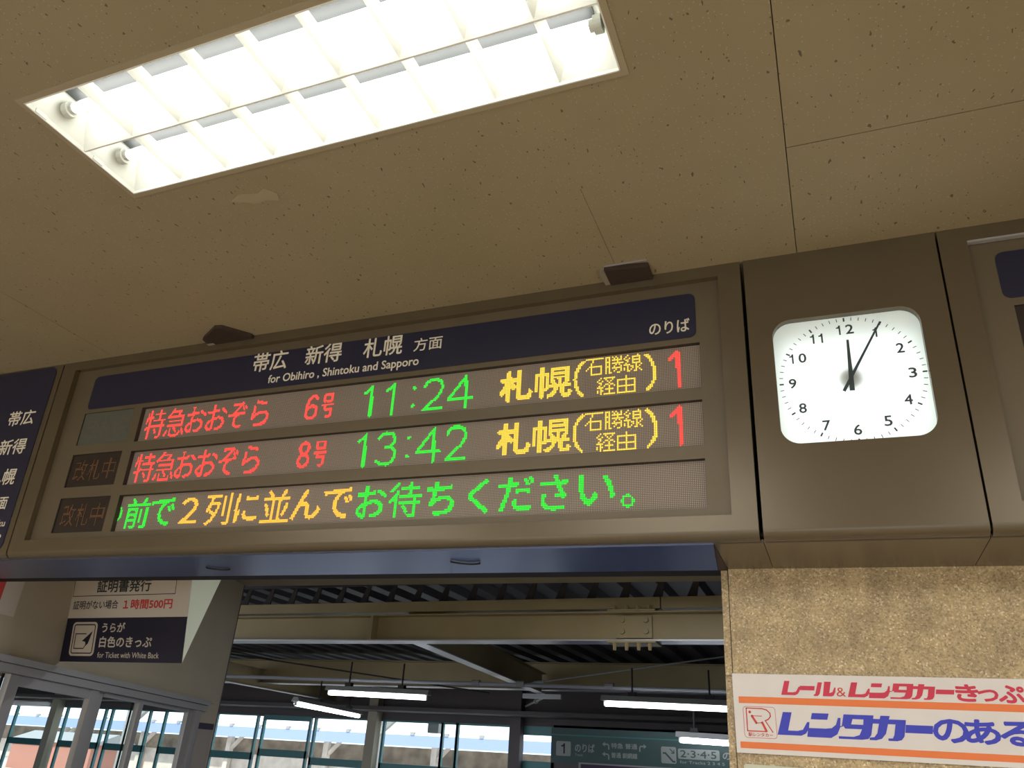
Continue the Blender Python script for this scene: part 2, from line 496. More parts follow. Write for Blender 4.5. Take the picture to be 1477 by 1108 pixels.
# ------------------------------------------------------------------ hall shell
def struct(name, mb, m, parent=None, **k):
    o = mb.build(name, m, parent, **k)
    if parent is None: tag(o, kind='structure')
    return o
struct('floor', MB().box(-26, 8, -9, 0.5, -0.1, 0), M['floor'])
struct('floor_concourse', MB().box(-26, 8, 0.5, 14.6, -0.1, 0), M['floor_cool'])
struct('wall_back', MB().box(-8, 5, -9, -8.85, 2.2, ZC).box(-8, -6.6, -9, -8.85, 0, 2.2).box(3.6, 5, -9, -8.85, 0, 2.2).box(-2.4, -1.6, -9, -8.85, 0, 2.2), M['hall_wall'])
struct('wall_left_hall', MB().box(-8.1, -8, -9, -0.2, 0, ZC), M['hall_wall'])
struct('wall_right_hall', MB().box(5, 5.1, -9, 0.4, 0, ZC), M['hall_wall'])
cl = empty('ceiling'); tag(cl, kind='structure')
MB().box(-8, 5, -9, 0.5, ZC + 0.16, ZC + 0.2).build('backing', M['hall_wall'], cl)
FX0, FX1, FY0, FY1 = -2.18, -0.385, -1.492, -1.04
g = 0.0014
panels = []
for (x0, x1, y0, y1) in ((-8, -3.34-g, -0.61, 0.5), (-3.34+g, -0.64-g*0.5, -0.61, 0.5), (-0.64+g*0.5, 0.006-g, -0.61, 0.5), (0.006+g, 1.9, -0.608, 0.5), (1.9, 5, -0.608, 0.5),
                         (-8, -3.34-g, -1.5, -0.61), (-3.34+g, FX0, -1.5, -0.61), (FX0, FX1, FY1, -0.61), (FX1, 0.006-g, -1.5, -0.61), (0.006+g, 1.9, -1.5, -0.612), (1.9, 5, -1.5, -0.612),
                         (FX0, FX1, -1.5, FY0),
                         (-8, -3.34-g, -5, -1.5), (-3.34+g, 0.006-g, -5, -1.5), (0.006+g, 5, -5, -1.5), (-8, -1.5, -9, -5), (-1.5, 5, -9, -5)):
    MB().box(x0, x1, y0, y1, ZC, ZC + 0.012).build('ceiling_panel', M['ceiling'], cl)
# a patch of lifting paint near the lamp
fl = MB()
pts = [(-1.86, -0.905), (-1.80, -0.93), (-1.73, -0.915), (-1.69, -0.93), (-1.66, -0.895), (-1.675, -0.86), (-1.72, -0.875), (-1.775, -0.868), (-1.80, -0.885)]
fl.prism([(x, y) for x, y in pts], 2, ZC - 0.0025, ZC - 0.0003)
tag(fl.build('paint_flake', M['flake'], cl), 'flake of lifting paint beside the ceiling light')

# granite wall below the band, right of the opening
wr = empty('wall_right'); tag(wr, kind='structure')
MB().box(-0.345, 5, 0.40, 0.62, 0, ZB + 0.004).build('granite_slab', M['granite'], wr, bevel=0.002)
MB().box(-0.372, -0.348, 0.408, 0.62, 1.9555, ZB - 0.004).build('granite_slab', M['granite'], wr, bevel=0.001)
MB().box(-0.372, -0.348, 0.408, 0.62, 0, 1.9535).build('granite_slab', M['granite'], wr, bevel=0.001)
MB().box(-0.35, -0.345, 0.412, 0.60, 0, ZB).build('joint', M['dark'], wr)
# wall above the opening, behind the band
struct('wall_front', MB().box(-8, 5, 0.42, 0.62, ZB + 0.03, ZC + 0.1), M['hall_wall'])

# ------------------------------------------------------------------ the sign band (fascia)
def lip_profile(depth_in=0.30):
    """cross-section (y back, z up) of a cover bent round at its foot"""
    pass
def cover(parent, u0, u1, v_top, hole=None, name='cover', m=None, thick=0.03):
    """front sheet with a rounded foot, leaning with the band; hole = (u0,u1,v0,v1)"""
    m = m or M['fascia']
    mb = MB()
    r = 0.032
    prof = [(v_top, 0.0)]
    v_foot = r
    for i in range(19):
        a = R(90*i/18)
        prof.append((v_foot - r*math.sin(a), -(r - r*math.cos(a))))
    prof.append((0.0, -0.075))
    us = [u0, u1]
    if hole:
        hu0, hu1, hv0, hv1 = hole
        vs = [v_foot, hv0, hv1, v_top]
        for (a, b_, c, d) in ((u0, u1, hv1, v_top), (u0, hu0, hv0, hv1), (hu1, u1, hv0, hv1), (u0, u1, v_foot, hv0)):
            mb.poly([(a, c, 0), (b_, c, 0), (b_, d, 0), (a, d, 0)])
        dpt = -0.028
        for (p, q) in (((hu0, hv0), (hu1, hv0)), ((hu1, hv0), (hu1, hv1)), ((hu1, hv1), (hu0, hv1)), ((hu0, hv1), (hu0, hv0))):
            mb.poly([(p[0], p[1], 0), (q[0], q[1], 0), (q[0], q[1], dpt), (p[0], p[1], dpt)])
    else:
        mb.poly([(u0, v_foot, 0), (u1, v_foot, 0), (u1, v_top, 0), (u0, v_top, 0)])
    for (va, na), (vb, nb) in zip(prof[1:-1], prof[2:]):
        mb.poly([(u0, va, na), (u1, va, na), (u1, vb, nb), (u0, vb, nb)])
    for u in (u0, u1):                              # returns at the ends
        mb.poly([(u, v, n) for v, n in prof] + [(u, v_top, -0.075)])
    mb.poly([(u0, v_top, 0), (u1, v_top, 0), (u1, v_top, -0.075), (u0, v_top, -0.075)])
    o = mb.build(name, m, parent)
    for p in o.data.polygons:
        p.use_smooth = False
    return o

VT = 1.0318
P = 0.0065
RED = lambda *a: ('led_red', a)
DIG = {
 'go': [[(.15, 1.0), (.88, 1.0), (.88, .72), (.15, .72), (.15, 1.0)], [(0.0, .55), (1.0, .55)], [(.30, .55), (.22, .36), (.88, .36), (.84, .10), (.70, .02), (.42, .04)]],
 '1': [[(0.0, .80), (.35, .88), (.72, 1.0), (.74, 0.0)]],
 '1r': [[(0.0, .80), (.35, .88), (.78, 1.0), (.82, 0.0)]],
 '2': [[(0.02, .80), (.12, .93), (.34, 1.0), (.62, 1.0), (.86, .93), (.97, .78), (.94, .62), (.78, .45), (.05, .03), (1.0, .03)]],
 '3': [[(0.03, .85), (.2, .97), (.45, 1.0), (.75, .97), (.92, .84), (.92, .68), (.75, .57), (.45, .54)], [(.75, .55), (.95, .42), (1.0, .25), (.88, .08), (.6, 0.0), (.3, .02), (.02, .12)]],
 '4': [[(.98, .30), (0.0, .30), (.70, 1.0), (.74, 0.0)], [(.70, 1.0), (.74, .3)]],
 '6': [[(.95, .88), (.75, .98), (.5, 1.0), (.2, .82), (.03, .55), (.0, .28), (.12, .08), (.38, .0), (.68, .02), (.92, .15), (1.0, .32), (.9, .48), (.62, .56), (.3, .53), (.08, .42)]],
 '8': [[(.5, 1.0), (.2, .94), (.08, .78), (.2, .62), (.5, .54), (.85, .42), (1.0, .24), (.82, .06), (.5, 0.0), (.18, .06), (0.0, .24), (.15, .42), (.5, .54), (.8, .62), (.92, .78), (.8, .94), (.5, 1.0)]],
 '(': [[(1.0, 1.0), (.55, .9), (.2, .72), (.02, .5), (.18, .28), (.5, .1), (.9, .0)]],
 ')': [[(0.0, 1.0), (.35, .92), (.72, .75), (.98, .5), (.88, .28), (.5, .1), (.1, .0)]],
}
BM = {
 'ishi': ["###########", "....#......", "....#......", "...#.......", "...#.......", "..########.", ".#.#.....#.", "#..#.....#.", "...#.....#.", "...#.....#.", "...#######."],
 'katsu': ["###.#.#..#.", "#.#..#.#.#.", "#.#.######.", "###....#...", "#.#.#######", "#.#...#.#..", "###..#...#.", "#.#.######.", "#.#...#..#.", "#.#..#...#.", "#.##...##.."],
 'sen': ["..#.....#..", ".#...#####.", "#..#.#...#.", ".##..#####.", "..#..#...#.", ".#...#####.", "####...#..#", "..#.##.#.#.", "#.#..#.##..", "#.#.#..#.#.", "..##..##..#"],
 'kei': ["..#.#######", ".#...#...#.", "#..#..#.#..", ".##....#...", "..#..##.##.", ".#..#..#..#", "####...#...", "..#..#####.", "#.##...#...", "#.#....#...", "..#.#######"],
 'yu': [".....#.....", ".....#.....", "###########", "#....#....#", "#....#....#", "#....#....#", "###########", "#....#....#", "#....#....#", "#....#....#", "###########"],
}
def led_row(parent, uL, uR, v0, v1, runs, label=None):
    """one LED matrix window: recess, board, unlit lenses, and the lit dots of each colour"""
    e = empty('led_display', T(0, 0, 0), parent)
    if label: tag(e, label)
    nb = -0.050                                     # face of the board
    nf = -0.0285
    MB().poly([(uL, v0, nb), (uR, v0, nb), (uR, v1, nb), (uL, v1, nb)]).build('led_board', M['led_back'], e)
    rim = MB()
    for (p, q) in (((uL, v0), (uR, v0)), ((uR, v0), (uR, v1)), ((uR, v1), (uL, v1)), ((uL, v1), (uL, v0))):
        rim.poly([(p[0], p[1], nf), (q[0], q[1], nf), (q[0], q[1], nb), (p[0], p[1], nb)])
    rim.build('recess_rim', M['led_side'], e)
    nc = int((uR-uL)/P); nr = int((v1-v0)/P)
    uo = uL + ((uR-uL) - nc*P)/2; vo = v0 + ((v1-v0) - nr*P)/2
    allc = [(i, j) for i in range(nc) for j in range(nr)]
    by = {}
    for r in runs:
        if r[0] == 'text':
            _, body, box, mk = r[:4]
            d = raster(body, box, P, uo, vo, nc, nr, bold=(r[4] if len(r) > 4 else 0.0))
        elif r[0] == 'stroke':
            _, key, box, mk, w = r
            d = stroke_dots(DIG[key], (box[0]+P, box[1]-P, box[2]+P, box[3]-P), P, uo, vo, w)
        else:
            _, key, (x, ytop), mk = r
            ci = round((x-uo)/P); cj = round((ytop-vo)/P) - 1
            d = [(ci+k, cj-j) for j, row in enumerate(BM[key]) for k, ch in enumerate(row) if ch == '#']
        by.setdefault(mk, set()).update((a, b_) for a, b_ in d if 0 <= a < nc and 0 <= b_ < nr)
    lit = set().union(*by.values()) if by else set()
    dots_mesh('unlit_dots', [c for c in allc if c not in lit], P, uo, vo, nb + 0.0015, P*0.40, M['led_off'], e, 4)
    names = {'led_red': 'red lit dots', 'led_green': 'green lit dots', 'led_yellow': 'yellow lit dots', 'led_amber': 'amber lit dots'}
    for mk, d in by.items():
        o = dots_mesh('lit_dots', d, P, uo, vo, nb + 0.003, P*0.49, M[mk], e, 8)
        if o: tag(o, names[mk])
    return e

def status_box(parent, u0, u1, v0, v1, m, dull, text=True):
    e = empty('status_window', T(0, 0, 0), parent)
    MB().poly([(u0, v0, -0.034), (u1, v0, -0.034), (u1, v1, -0.034), (u0, v1, -0.034)]).build('window_face', m, e)
    rim = MB()
    for (p, q) in (((u0, v0), (u1, v0)), ((u1, v0), (u1, v1)), ((u1, v1), (u0, v1)), ((u0, v1), (u0, v0))):
        rim.poly([(p[0], p[1], -0.0285), (q[0], q[1], -0.0285), (q[0], q[1], -0.034), (p[0], p[1], -0.034)])
    rim.build('recess_rim', M['led_side'], e)
    if text:
        c = (v0+v1)/2; w = (u1-u0-0.05)/3
        d = []
        for i, ch in enumerate('改札中'):
            x = u0 + 0.035 + i*w
            d += raster(ch, (x, x+w-0.008, c-0.054, c+0.054), 0.0058, u0, v0, 58, 30, thr=0.5)
        o = dots_mesh('unlit_dots', d, 0.0058, u0, v0, -0.0325, 0.0026, dull, e, 6)
        tag(o, 'dull unlit characters')
    return e

def inner_panel(parent, u0, u1, v0, v1, holes, m):
    """flat panel with rectangular openings, a little behind the cover"""
    n = -0.028
    us = sorted({u0, u1, *[h[0] for h in holes], *[h[1] for h in holes]})
    vs = sorted({v0, v1, *[h[2] for h in holes], *[h[3] for h in holes]})
    mb = MB()
    for a, b_ in zip(us[:-1], us[1:]):
        for c, d in zip(vs[:-1], vs[1:]):
            x, y = (a+b_)/2, (c+d)/2
            if any(h[0] < x < h[1] and h[2] < y < h[3] for h in holes): continue
            mb.poly([(a, c, n), (b_, c, n), (b_, d, n), (a, d, n)])
    return mb.build('face_panel', m, parent)

# main board -------------------------------------------------
board = empty('departure_board', FM)
tag(board, 'long brown departure board with red, green and yellow lit characters', 'display board')
cover(board, -3.69, -0.195, VT, hole=(-3.597, -0.276, 0.083, 0.984))
rows = [(0.5555, 0.7335), (0.338, 0.508), (0.116, 0.289)]
boxes = [(-3.466, -3.128, 0.5635, 0.7365), (-3.466, -3.133, 0.345, 0.514), (-3.464, -3.129, 0.119, 0.290)]
holes = [(-3.073, -0.357, a, b_) for a, b_ in rows] + boxes
inner_panel(board, -3.597, -0.276, 0.083, 0.984, holes, M['fascia2'])
MB().prism(rounded(-3.46, -0.3665, 0.757, 0.941, 0.026, corners=(1, 1, 1, 1)), 2, -0.0275, -0.0255).build('header_panel', M['navy'], board)
hp = board.children[-1]
N_ = -0.0250
for t, bx, bd in (('帯広', (-2.425, -2.228, .846, .944), .012), ('新得', (-2.127, -1.93, .848, .944), .012), ('札幌', (-1.816, -1.618, .845, .940), .012), ('方面', (-1.561, -1.424, .846, .908), .008),
                  ('for Obihiro , Shintoku and Sapporo', (-2.318, -1.528, .768, .822), .014), ('のりば', (-.541, -.389, .783, .838), .014)):
    lettering(t, bx, M['cream_letter'], board, N_, bd)
c1, c2, c3 = [sum(r)/2 for r in rows]
runs1 = []; runs2 = []; runs3 = []
TW = [(-3.046, -2.920), (-2.915, -2.788), (-2.785, -2.668), (-2.660, -2.540), (-2.530, -2.425), (-2.395, -2.296)]
for cy, R_, num, tm in ((c1, runs1, '6', '1124'), (c2, runs2, '8', '1342')):
    for ch, (a, b_) in zip('特急おおぞら', TW):
        kan = ch in '特急'
        R_.append(('text', ch, (a, b_, cy-(.072 if kan else .064), cy+(.074 if kan else .066)), 'led_red', 0.006 if not kan else 0.0))
    R_.append(('stroke', num, (-2.097, -2.028, cy-.058, cy+.062), 'led_red', 1.1))
    R_.append(('stroke', 'go', (-2.010, -1.944, cy-.060, cy+.062), 'led_red', 0.85))
    R_.append(('text', '札', (-1.155, -1.012, cy-.066, cy+.068), 'led_yellow', 0.035))
    R_.append(('text', '幌', (-1.004, -0.850, cy-.066, cy+.068), 'led_yellow', 0.018))
    R_.append(('stroke', '(', (-.845, -.797, cy-.076, cy+.077), 'led_yellow', 1.0))
    R_.append(('stroke', ')', (-.566, -.519, cy-.076, cy+.077), 'led_yellow', 1.0))
    top = cy + .0785
    for k, x in (('ishi', -.796), ('katsu', -.7195), ('sen', -.643)):
        R_.append(('bm', k, (x, top), 'led_yellow'))
    for k, x in (('kei', -.7525), ('yu', -.6745)):
        R_.append(('bm', k, (x, top-.0845), 'led_yellow'))
    R_.append(('stroke', '1r', (-.478, -.426, cy-.075, cy+.075), 'led_red', 1.1))
    w = 1.05
    if tm == '1124':
        ds = (('1', -1.795, -1.735), ('1', -1.687, -1.627), ('2', -1.505, -1.405), ('4', -1.388, -1.268))
    else:
        ds = (('1', -1.795, -1.735), ('3', -1.700, -1.600), ('4', -1.513, -1.393), ('2', -1.378, -1.280))
    for k, a, b_ in ds:
        R_.append(('stroke', k, (a, b_, cy-.075, cy+.075), 'led_green', w))
    DIG['dot'] = [[(.5, .5), (.5, .52)]]
    for yy in (cy-.040, cy+.040):
        R_.append(('stroke', 'dot', (-1.562, -1.532, yy-.015, yy+.015), 'led_green', 1.3))
cells = [('前', -3.030, 'g'), ('で', -2.880, 'g'), ('２', -2.700, 'y'), ('列', -2.553, 'y'), ('に', -2.397, 'y'), ('並', -2.241, 'y'), ('ん', -2.085, 'y'), ('で', -1.928, 'y'),
         ('お', -1.768, 'g'), ('待', -1.612, 'g'), ('ち', -1.452, 'g'), ('く', -1.296, 'g'), ('だ', -1.140, 'g'), ('さ', -.984, 'g'), ('い', -.828, 'g')]
SH = {'前': (.02, .96, .03, .97), 'で': (.03, .95, .08, .90), '２': (.05, .70, .12, .88), '列': (.03, .94, .03, .97), 'に': (.08, .90, .10, .90), '並': (.03, .98, .05, .95), 'ん': (.03, .96, .10, .92),
      'お': (.05, .95, .06, .92), '待': (.02, .97, .03, .97), 'ち': (.08, .88, .06, .92), 'く': (.24, .80, .05, .93), 'だ': (.06, .98, .07, .93), 'さ': (.12, .84, .06, .93), 'い': (.08, .95, .14, .88)}
for ch, x, k in cells:
    s = SH[ch]
    runs3.append(('text', ch, (x + s[0]*.156, x + s[1]*.156, c3-.078+s[2]*.156, c3-.078+s[3]*.156), 'led_green' if k == 'g' else 'led_amber', 0.014 if ch in 'でにんおちください２' else 0.008))
runs3.append(('text', '。', (-.657, -.609, c3-.070, c3-.022), 'led_green', 0.01))
runs3.append(('text', ')', (-3.070, -3.050, c3-.030, c3+.035), 'led_green', 0.03))
for (a, b_), runs, lb in zip(rows, (runs1, runs2, runs3), ('top LED row reading 11:24', 'middle LED row reading 13:42', 'bottom LED row with scrolling green and amber message')):
    led_row(board, -3.073, -0.357, a, b_, runs, lb)
for i, bx in enumerate(boxes):
    status_box(board, *bx, M['status_reflect'] if i == 0 else M['status_dark'], M['led_dull2'] if i == 0 else M['led_dull'])
MB().box(-3.69, -0.195, 0.0, VT-0.002, -0.30, -0.29).build('back_plate', M['dark'], board)

# clock unit ---------------------------------------------------
cu_ = empty('clock_panel', FM)
tag(cu_, 'square brown cover panel that carries the lit clock', 'panel')
u0, u1 = -0.182, 0.445
ho = (-0.102, 0.361, 0.310, 0.766)
mb = MB()
outline = rounded(ho[0], ho[1], ho[2], ho[3], 0.062, 12)
ov = []
# sheet with a rounded hole: bridge outer rectangle to the inner outline
cx, cy = (ho[0]+ho[1])/2, (ho[2]+ho[3])/2
bmh = bmesh.new()
def ring_pts(pts, n): return [bmh.verts.new((x, y, n)) for x, y in pts]
inner = ring_pts(outline, 0.0)
def to_rect(x, y):
    dx, dy = x-cx, y-cy
    k = min(((u1-cx) if dx > 0 else (cx-u0)) / max(abs(dx), 1e-6), ((VT-cy) if dy > 0 else (cy-0.032)) / max(abs(dy), 1e-6))
    return (cx+dx*k, cy+dy*k)
outer = ring_pts([to_rect(x, y) for x, y in outline], 0.0)
CRN = [(u1, 0.032), (u1, VT), (u0, VT), (u0, 0.032)]
ang = lambda x, y: math.atan2(y-cy, x-cx)
for i in range(len(inner)):
    j = (i+1) % len(inner)
    a0 = ang(*outline[i]); da = (ang(*outline[j]) - a0) % (2*math.pi)
    extra = sorted([((ang(*c)-a0) % (2*math.pi), c) for c in CRN if 1e-6 < (ang(*c)-a0) % (2*math.pi) < da])
    ring = [outer[i]] + [bmh.verts.new((c[0], c[1], 0)) for _, c in extra] + [outer[j]]
    mid = len(ring)//2
    for k in range(len(ring)-1):                       # fan, so that every piece stays convex
        if len(ring) == 2: bmh.faces.new([inner[i], ring[0], ring[1], inner[j]])
        else: bmh.faces.new([inner[i] if k < mid else inner[j], ring[k], ring[k+1]])
    if len(ring) > 2: bmh.faces.new([inner[i], ring[mid], inner[j]])
deep = ring_pts(outline, -0.030)
for i in range(len(inner)):
    j = (i+1) % len(inner)
    bmh.faces.new([inner[i], inner[j], deep[j], deep[i]])
bmesh.ops.recalc_face_normals(bmh, faces=bmh.faces)
me = bpy.data.meshes.new('cover'); bmh.to_mesh(me); bmh.free(); me.materials.append(M['fascia'])
o = bpy.data.objects.new('cover', me); C.objects.link(o); o.parent = cu_
ft = MB(); r = 0.032; prof = []
for i in range(19):
    a = R(90*i/18); prof.append((r - r*math.sin(a), -(r - r*math.cos(a))))
prof.append((0.0, -0.075))
for (va, na), (vb, nb) in zip(prof[:-1], prof[1:]):
    ft.poly([(u0, va, na), (u1, va, na), (u1, vb, nb), (u0, vb, nb)])
for u in (u0, u1): ft.poly([(u, v, n) for v, n in [(VT, 0)] + prof + [(VT, -0.075)]])
ft.poly([(u0, VT, 0), (u1, VT, 0), (u1, VT, -0.075), (u0, VT, -0.075)])
ft.build('rounded_foot', M['fascia'], cu_)

ck = empty('wall_clock', FM)
tag(ck, 'backlit white square clock with rounded corners showing five past twelve', 'clock')
CX, CY = 0.1325, 0.536
# light box behind the dial
lb = MB()
bx = rounded(ho[0]-0.012, ho[1]+0.012, ho[2]-0.012, ho[3]+0.012, 0.07, 8)
lb.prism(bx, 2, -0.094, -0.032)
lbo = lb.build('light_box', M['white_metal'], ck)
bmx = bmesh.new(); bmx.from_mesh(lbo.data)
bmesh.ops.delete(bmx, geom=[f for f in bmx.faces if f.normal.z > 0.9], context='FACES')
bmx.to_mesh(lbo.data); bmx.free()
MB().box(ho[0]+0.03, ho[1]-0.03, ho[2]+0.010, ho[3]-0.085, -0.090, -0.084).build('lamp_panel', M['backlight'], ck)
MB().prism([(CX+0.038*math.cos(2*math.pi*i/24), CY+0.038*math.sin(2*math.pi*i/24)) for i in range(24)], 2, -0.083, -0.043).build('clockwork', M['black_metal'], ck)
MB().poly([(x, y, -0.0315) for x, y in rounded(ho[0]-0.008, ho[1]+0.008, ho[2]-0.008, ho[3]+0.008, 0.066, 12)]).build('dial', M['dial'], ck)
for i in range(60):
    big = i % 5 == 0
    w = 0.0026 if big else 0.0012
    r0, r1 = (0.2125, 0.2265) if big else (0.2145, 0.2265)
    mm = MB().box(-w, w, r0, r1, -0.0306, -0.0302)
    mk = mm.build('minute_mark' if not big else 'hour_mark', M['black'], ck)
    mk.matrix_local = T(CX, CY, 0) @ Matrix.Rotation(-R(6*i), 4, 'Z')
for h in range(1, 13):
    a = R(30*h); rr = 0.184
    x, y = CX + rr*math.sin(a), CY + rr*math.cos(a)
    s = str(h); w = {1: 0.0115, 2: 0.0235}[1] if s == '1' else (0.0245 if len(s) == 1 else (0.043 if s == '11' else 0.055))
    if s == '1': w = 0.017
    if h in (12, 6): y -= 0.002 * (1 if h == 12 else -1)
    if s == '1':
        figure_one((x-.0075, x+.0055, y-0.018, y+0.018), M['hand'], ck, -0.0309, 'numeral')
    elif len(s) == 1:
        lettering(s, (x-w/2, x+w/2, y-0.018, y+0.018), M['hand'], ck, -0.0309, 0.022, name='numeral')
    else:
        w2 = 0.017 if s[1] == '1' else 0.0255
        nu = figure_one((x-w/2, x-w/2+0.0135, y-0.018, y+0.018), M['hand'], ck, -0.0309, 'numeral')
        if s[1] == '1': figure_one((x+w/2-0.0155, x+w/2-0.002, y-0.018, y+0.018), M['hand'], nu, -0.0309, 'digit')
        else: lettering(s[1], (x+w/2-w2, x+w/2, y-0.018, y+0.018), M['hand'], nu, -0.0309, 0.022, name='digit')
def hand(name, ang, tip, tail, w0, w1, wt, n):
    mb = MB().prism([(-wt, -tail), (wt, -tail), (w0, 0), (w1, tip), (-w1, tip), (-w0, 0)], 2, n, n+0.0016)
    h = mb.build(name, M['hand'], ck)
    h.matrix_local = T(CX, CY, 0) @ Matrix.Rotation(-R(ang), 4, 'Z')
hand('hour_hand', 1.6, 0.140, 0.046, 0.0072, 0.0038, 0.0078, -0.0265)
hand('minute_hand', 29.8, 0.223, 0.054, 0.0048, 0.0028, 0.0052, -0.0235)
MB().tube((CX, CY, -0.031), (CX, CY, -0.0205), 0.0075, 16).build('hub', M['hand'], ck)

# left direction sign ------------------------------------------
ls = empty('direction_sign', FM)
tag(ls, 'navy sign with white place names cut by the left picture edge', 'sign')
cover(ls, -5.6, -3.700, VT)
MB().prism(rounded(-5.4, -3.737, 0.034, 1.022, 0.045), 2, 0.0, 0.004).build('sign_face', M['navy'], ls)
for t, bx, bd in (('帯広', (-3.995, -3.797, .698, .782), .012), ('新得', (-3.995, -3.792, .536, .622), .012), ('札幌', (-3.995, -3.797, .372, .458), .012), ('方面', (-3.93, -3.797, .243, .312), .01),
                  ('for Obihiro , Shintoku', (-4.26, -3.765, .150, .190), .012), ('and Sapporo', (-4.02, -3.765, .086, .126), .012)):
    lettering(t, bx, M['cream_letter'], ls, 0.0048, bd)
MB().box(-5.6, -3.700, 0.0, VT-0.002, -0.30, -0.29).build('back_plate', M['dark'], ls)

# right departure board ----------------------------------------
rb = empty('departure_board', FM)
tag(rb, 'brown departure board right of the clock, cut by the right picture edge', 'display board')
cover(rb, 0.452, 3.2, VT, hole=(0.536, 3.1, 0.093, 0.982))
rr = [(0.5555, 0.7335), (0.338, 0.508), (0.116, 0.289)]
rbx = [(0.633, 0.968, a, b_) for a, b_ in rr]
inner_panel(rb, 0.536, 3.1, 0.093, 0.982, [(1.03, 3.0, a, b_) for a, b_ in rr] + rbx, M['fascia2'])
MB().prism(rounded(0.609, 3.0, 0.760, 0.932, 0.026), 2, -0.0275, -0.0255).build('header_panel', M['navy'], rb)
for (a, b_) in rr:
    led_row(rb, 1.03, 3.0, a, b_, [])
for bx in rbx: status_box(rb, *bx, M['status_dark'], M['led_dull'])
MB().box(0.537, 3.1, 0.974, 0.9815, -0.024, -0.004).build('glazing_bead', M['alu'], rb)
tag(rb.children[-1], 'bright metal bead along the top of the window')
MB().box(0.452, 3.2, 0.0, VT-0.002, -0.30, -0.29).build('back_plate', M['dark'], rb)

# soffit under the band
sf = empty('trim_1'); tag(sf, kind='structure')
MB().box(-0.345, -0.187, 0.046, 0.40, ZB-0.0005, ZB+0.012).build('soffit_panel', M['fascia'], sf)
MB().box(-0.185, 0.4475, 0.046, 0.40, ZB-0.0005, ZB+0.012).build('soffit_panel', M['fascia'], sf)
MB().box(0.4495, 3.2, 0.046, 0.40, ZB-0.0005, ZB+0.012).build('soffit_panel', M['fascia'], sf)
MB().box(-5.6, 3.2, 0.03, 0.6, ZB+0.02, ZB+0.03).build('backing', M['dark'], sf)
st = empty('trim_2'); tag(st, kind='structure')
MB().prism([(-5.6, 0.050), (-0.346, 0.050), (-0.383, 0.415), (-5.6, 0.43)], 2, ZB-0.001, ZB+0.004).build('steel_strip', M['steel'], st)
MB().prism([(-0.345, 0.05), (-0.345, 0.41), (-0.380, 0.41), (-0.344, 0.05)], 2, ZB-0.003, ZB+0.008).build('end_filler', M['notch'], st)
for (xa, ya, xb, yb) in ((-1.385, 0.20, -1.275, 0.235), (-2.655, 0.235, -2.555, 0.275)):
    pts = []
    for i in range(7):
        t = i/6
        pts.append((xa+(xb-xa)*t, ya+(yb-ya)*t + 0.022*math.sin(math.pi*t), ZB - 0.0062))
    w = MB()
    for p, q in zip(pts[:-1], pts[1:]): w.tube(p, q, 0.0035, 6)
    w.tube(pts[0], (pts[0][0], pts[0][1], ZB-0.002), 0.0035, 6)
    w.tube(pts[-1], (pts[-1][0], pts[-1][1], ZB-0.002), 0.0035, 6)
    o = w.build('wire_loop', M['wire'])
    tag(o, 'short black wire loop under the steel strip, ' + ('nearer the clock' if xa > -2 else 'farther from the clock'), 'wire', 'wire loops under the steel strip')

# dark solids built in place of openings in the ceiling above the band
def hanger(x, y0, y1, w, label, skew=0.0):
    e = empty('ceiling_notch', T(x, 0, ZC)); tag(e, label, 'notch', 'notches above the departure board')
    z0 = -0.022
    MB().prism([(-w/2, y0), (w/2, y0+skew), (w/2, y1), (-w/2, y1)], 2, z0, -0.001).build('notch_body', M['notch'], e)
    MB().prism([(-w/2-0.022, y0+0.02), (-w/2, y0), (-w/2, y1), (-w/2-0.022, y1)], 2, z0+0.004, -0.001).build('notch_tab', M['notch_tab'], e)
    MB().box(-w/2, w/2, y0-0.002, y0+0.002, -0.006, -0.0005).build('notch_edge', M['alu'], e)
hanger(-0.60, -0.165, -0.06, 0.165, 'dark bracket with pale edge above the board near the clock', 0.02)
e = empty('ceiling_notch', T(-2.55, 0, ZC)); tag(e, 'dark pointed bracket above the left half of the departure board', 'notch', 'notches above the departure board')
MB().prism([(-0.15, -0.07), (-0.14, -0.115), (-0.005, -0.19), (0.03, -0.185), (0.12, -0.08), (0.12, -0.06), (-0.15, -0.06)], 2, -0.02, -0.001).build('notch_body', M['notch'], e)
MB().box(-0.15, -0.11, -0.075, -0.06, -0.022, -0.004).build('notch_tab', M['notch_tab'], e)

# ------------------------------------------------------------------ recessed ceiling lamp
lamp = empty('ceiling_light', T(0, 0, ZC))
tag(lamp, 'recessed white ceiling light with two lit fluorescent tubes', 'ceiling light')
x0, x1, y0, y1, ym = -2.172, -0.393, -1.485, -1.046, -1.262
fr = MB()
fr.box(x0-0.020, x1+0.020, y0-0.020, y0, -0.004, 0.004).box(x0-0.020, x1+0.020, y1, y1+0.020, -0.004, 0.004)
fr.box(x0-0.020, x0, y0, y1, -0.004, 0.004).box(x1, x1+0.020, y0, y1, -0.004, 0.004)
fr.build('trim_frame', M['trim_paint'], lamp)
lp_ = MB()
lp_.box(x0-0.001, x1+0.001, y0-0.001, y0+0.003, -0.0055, 0.01).box(x0-0.001, x1+0.001, y1-0.003, y1+0.001, -0.0055, 0.01).box(x0-0.001, x0+0.003, y0, y1, -0.0055, 0.01).box(x1-0.003, x1+0.001, y0, y1, -0.0055, 0.01)
lp_.build('inner_lip', M['white_metal'], lamp)
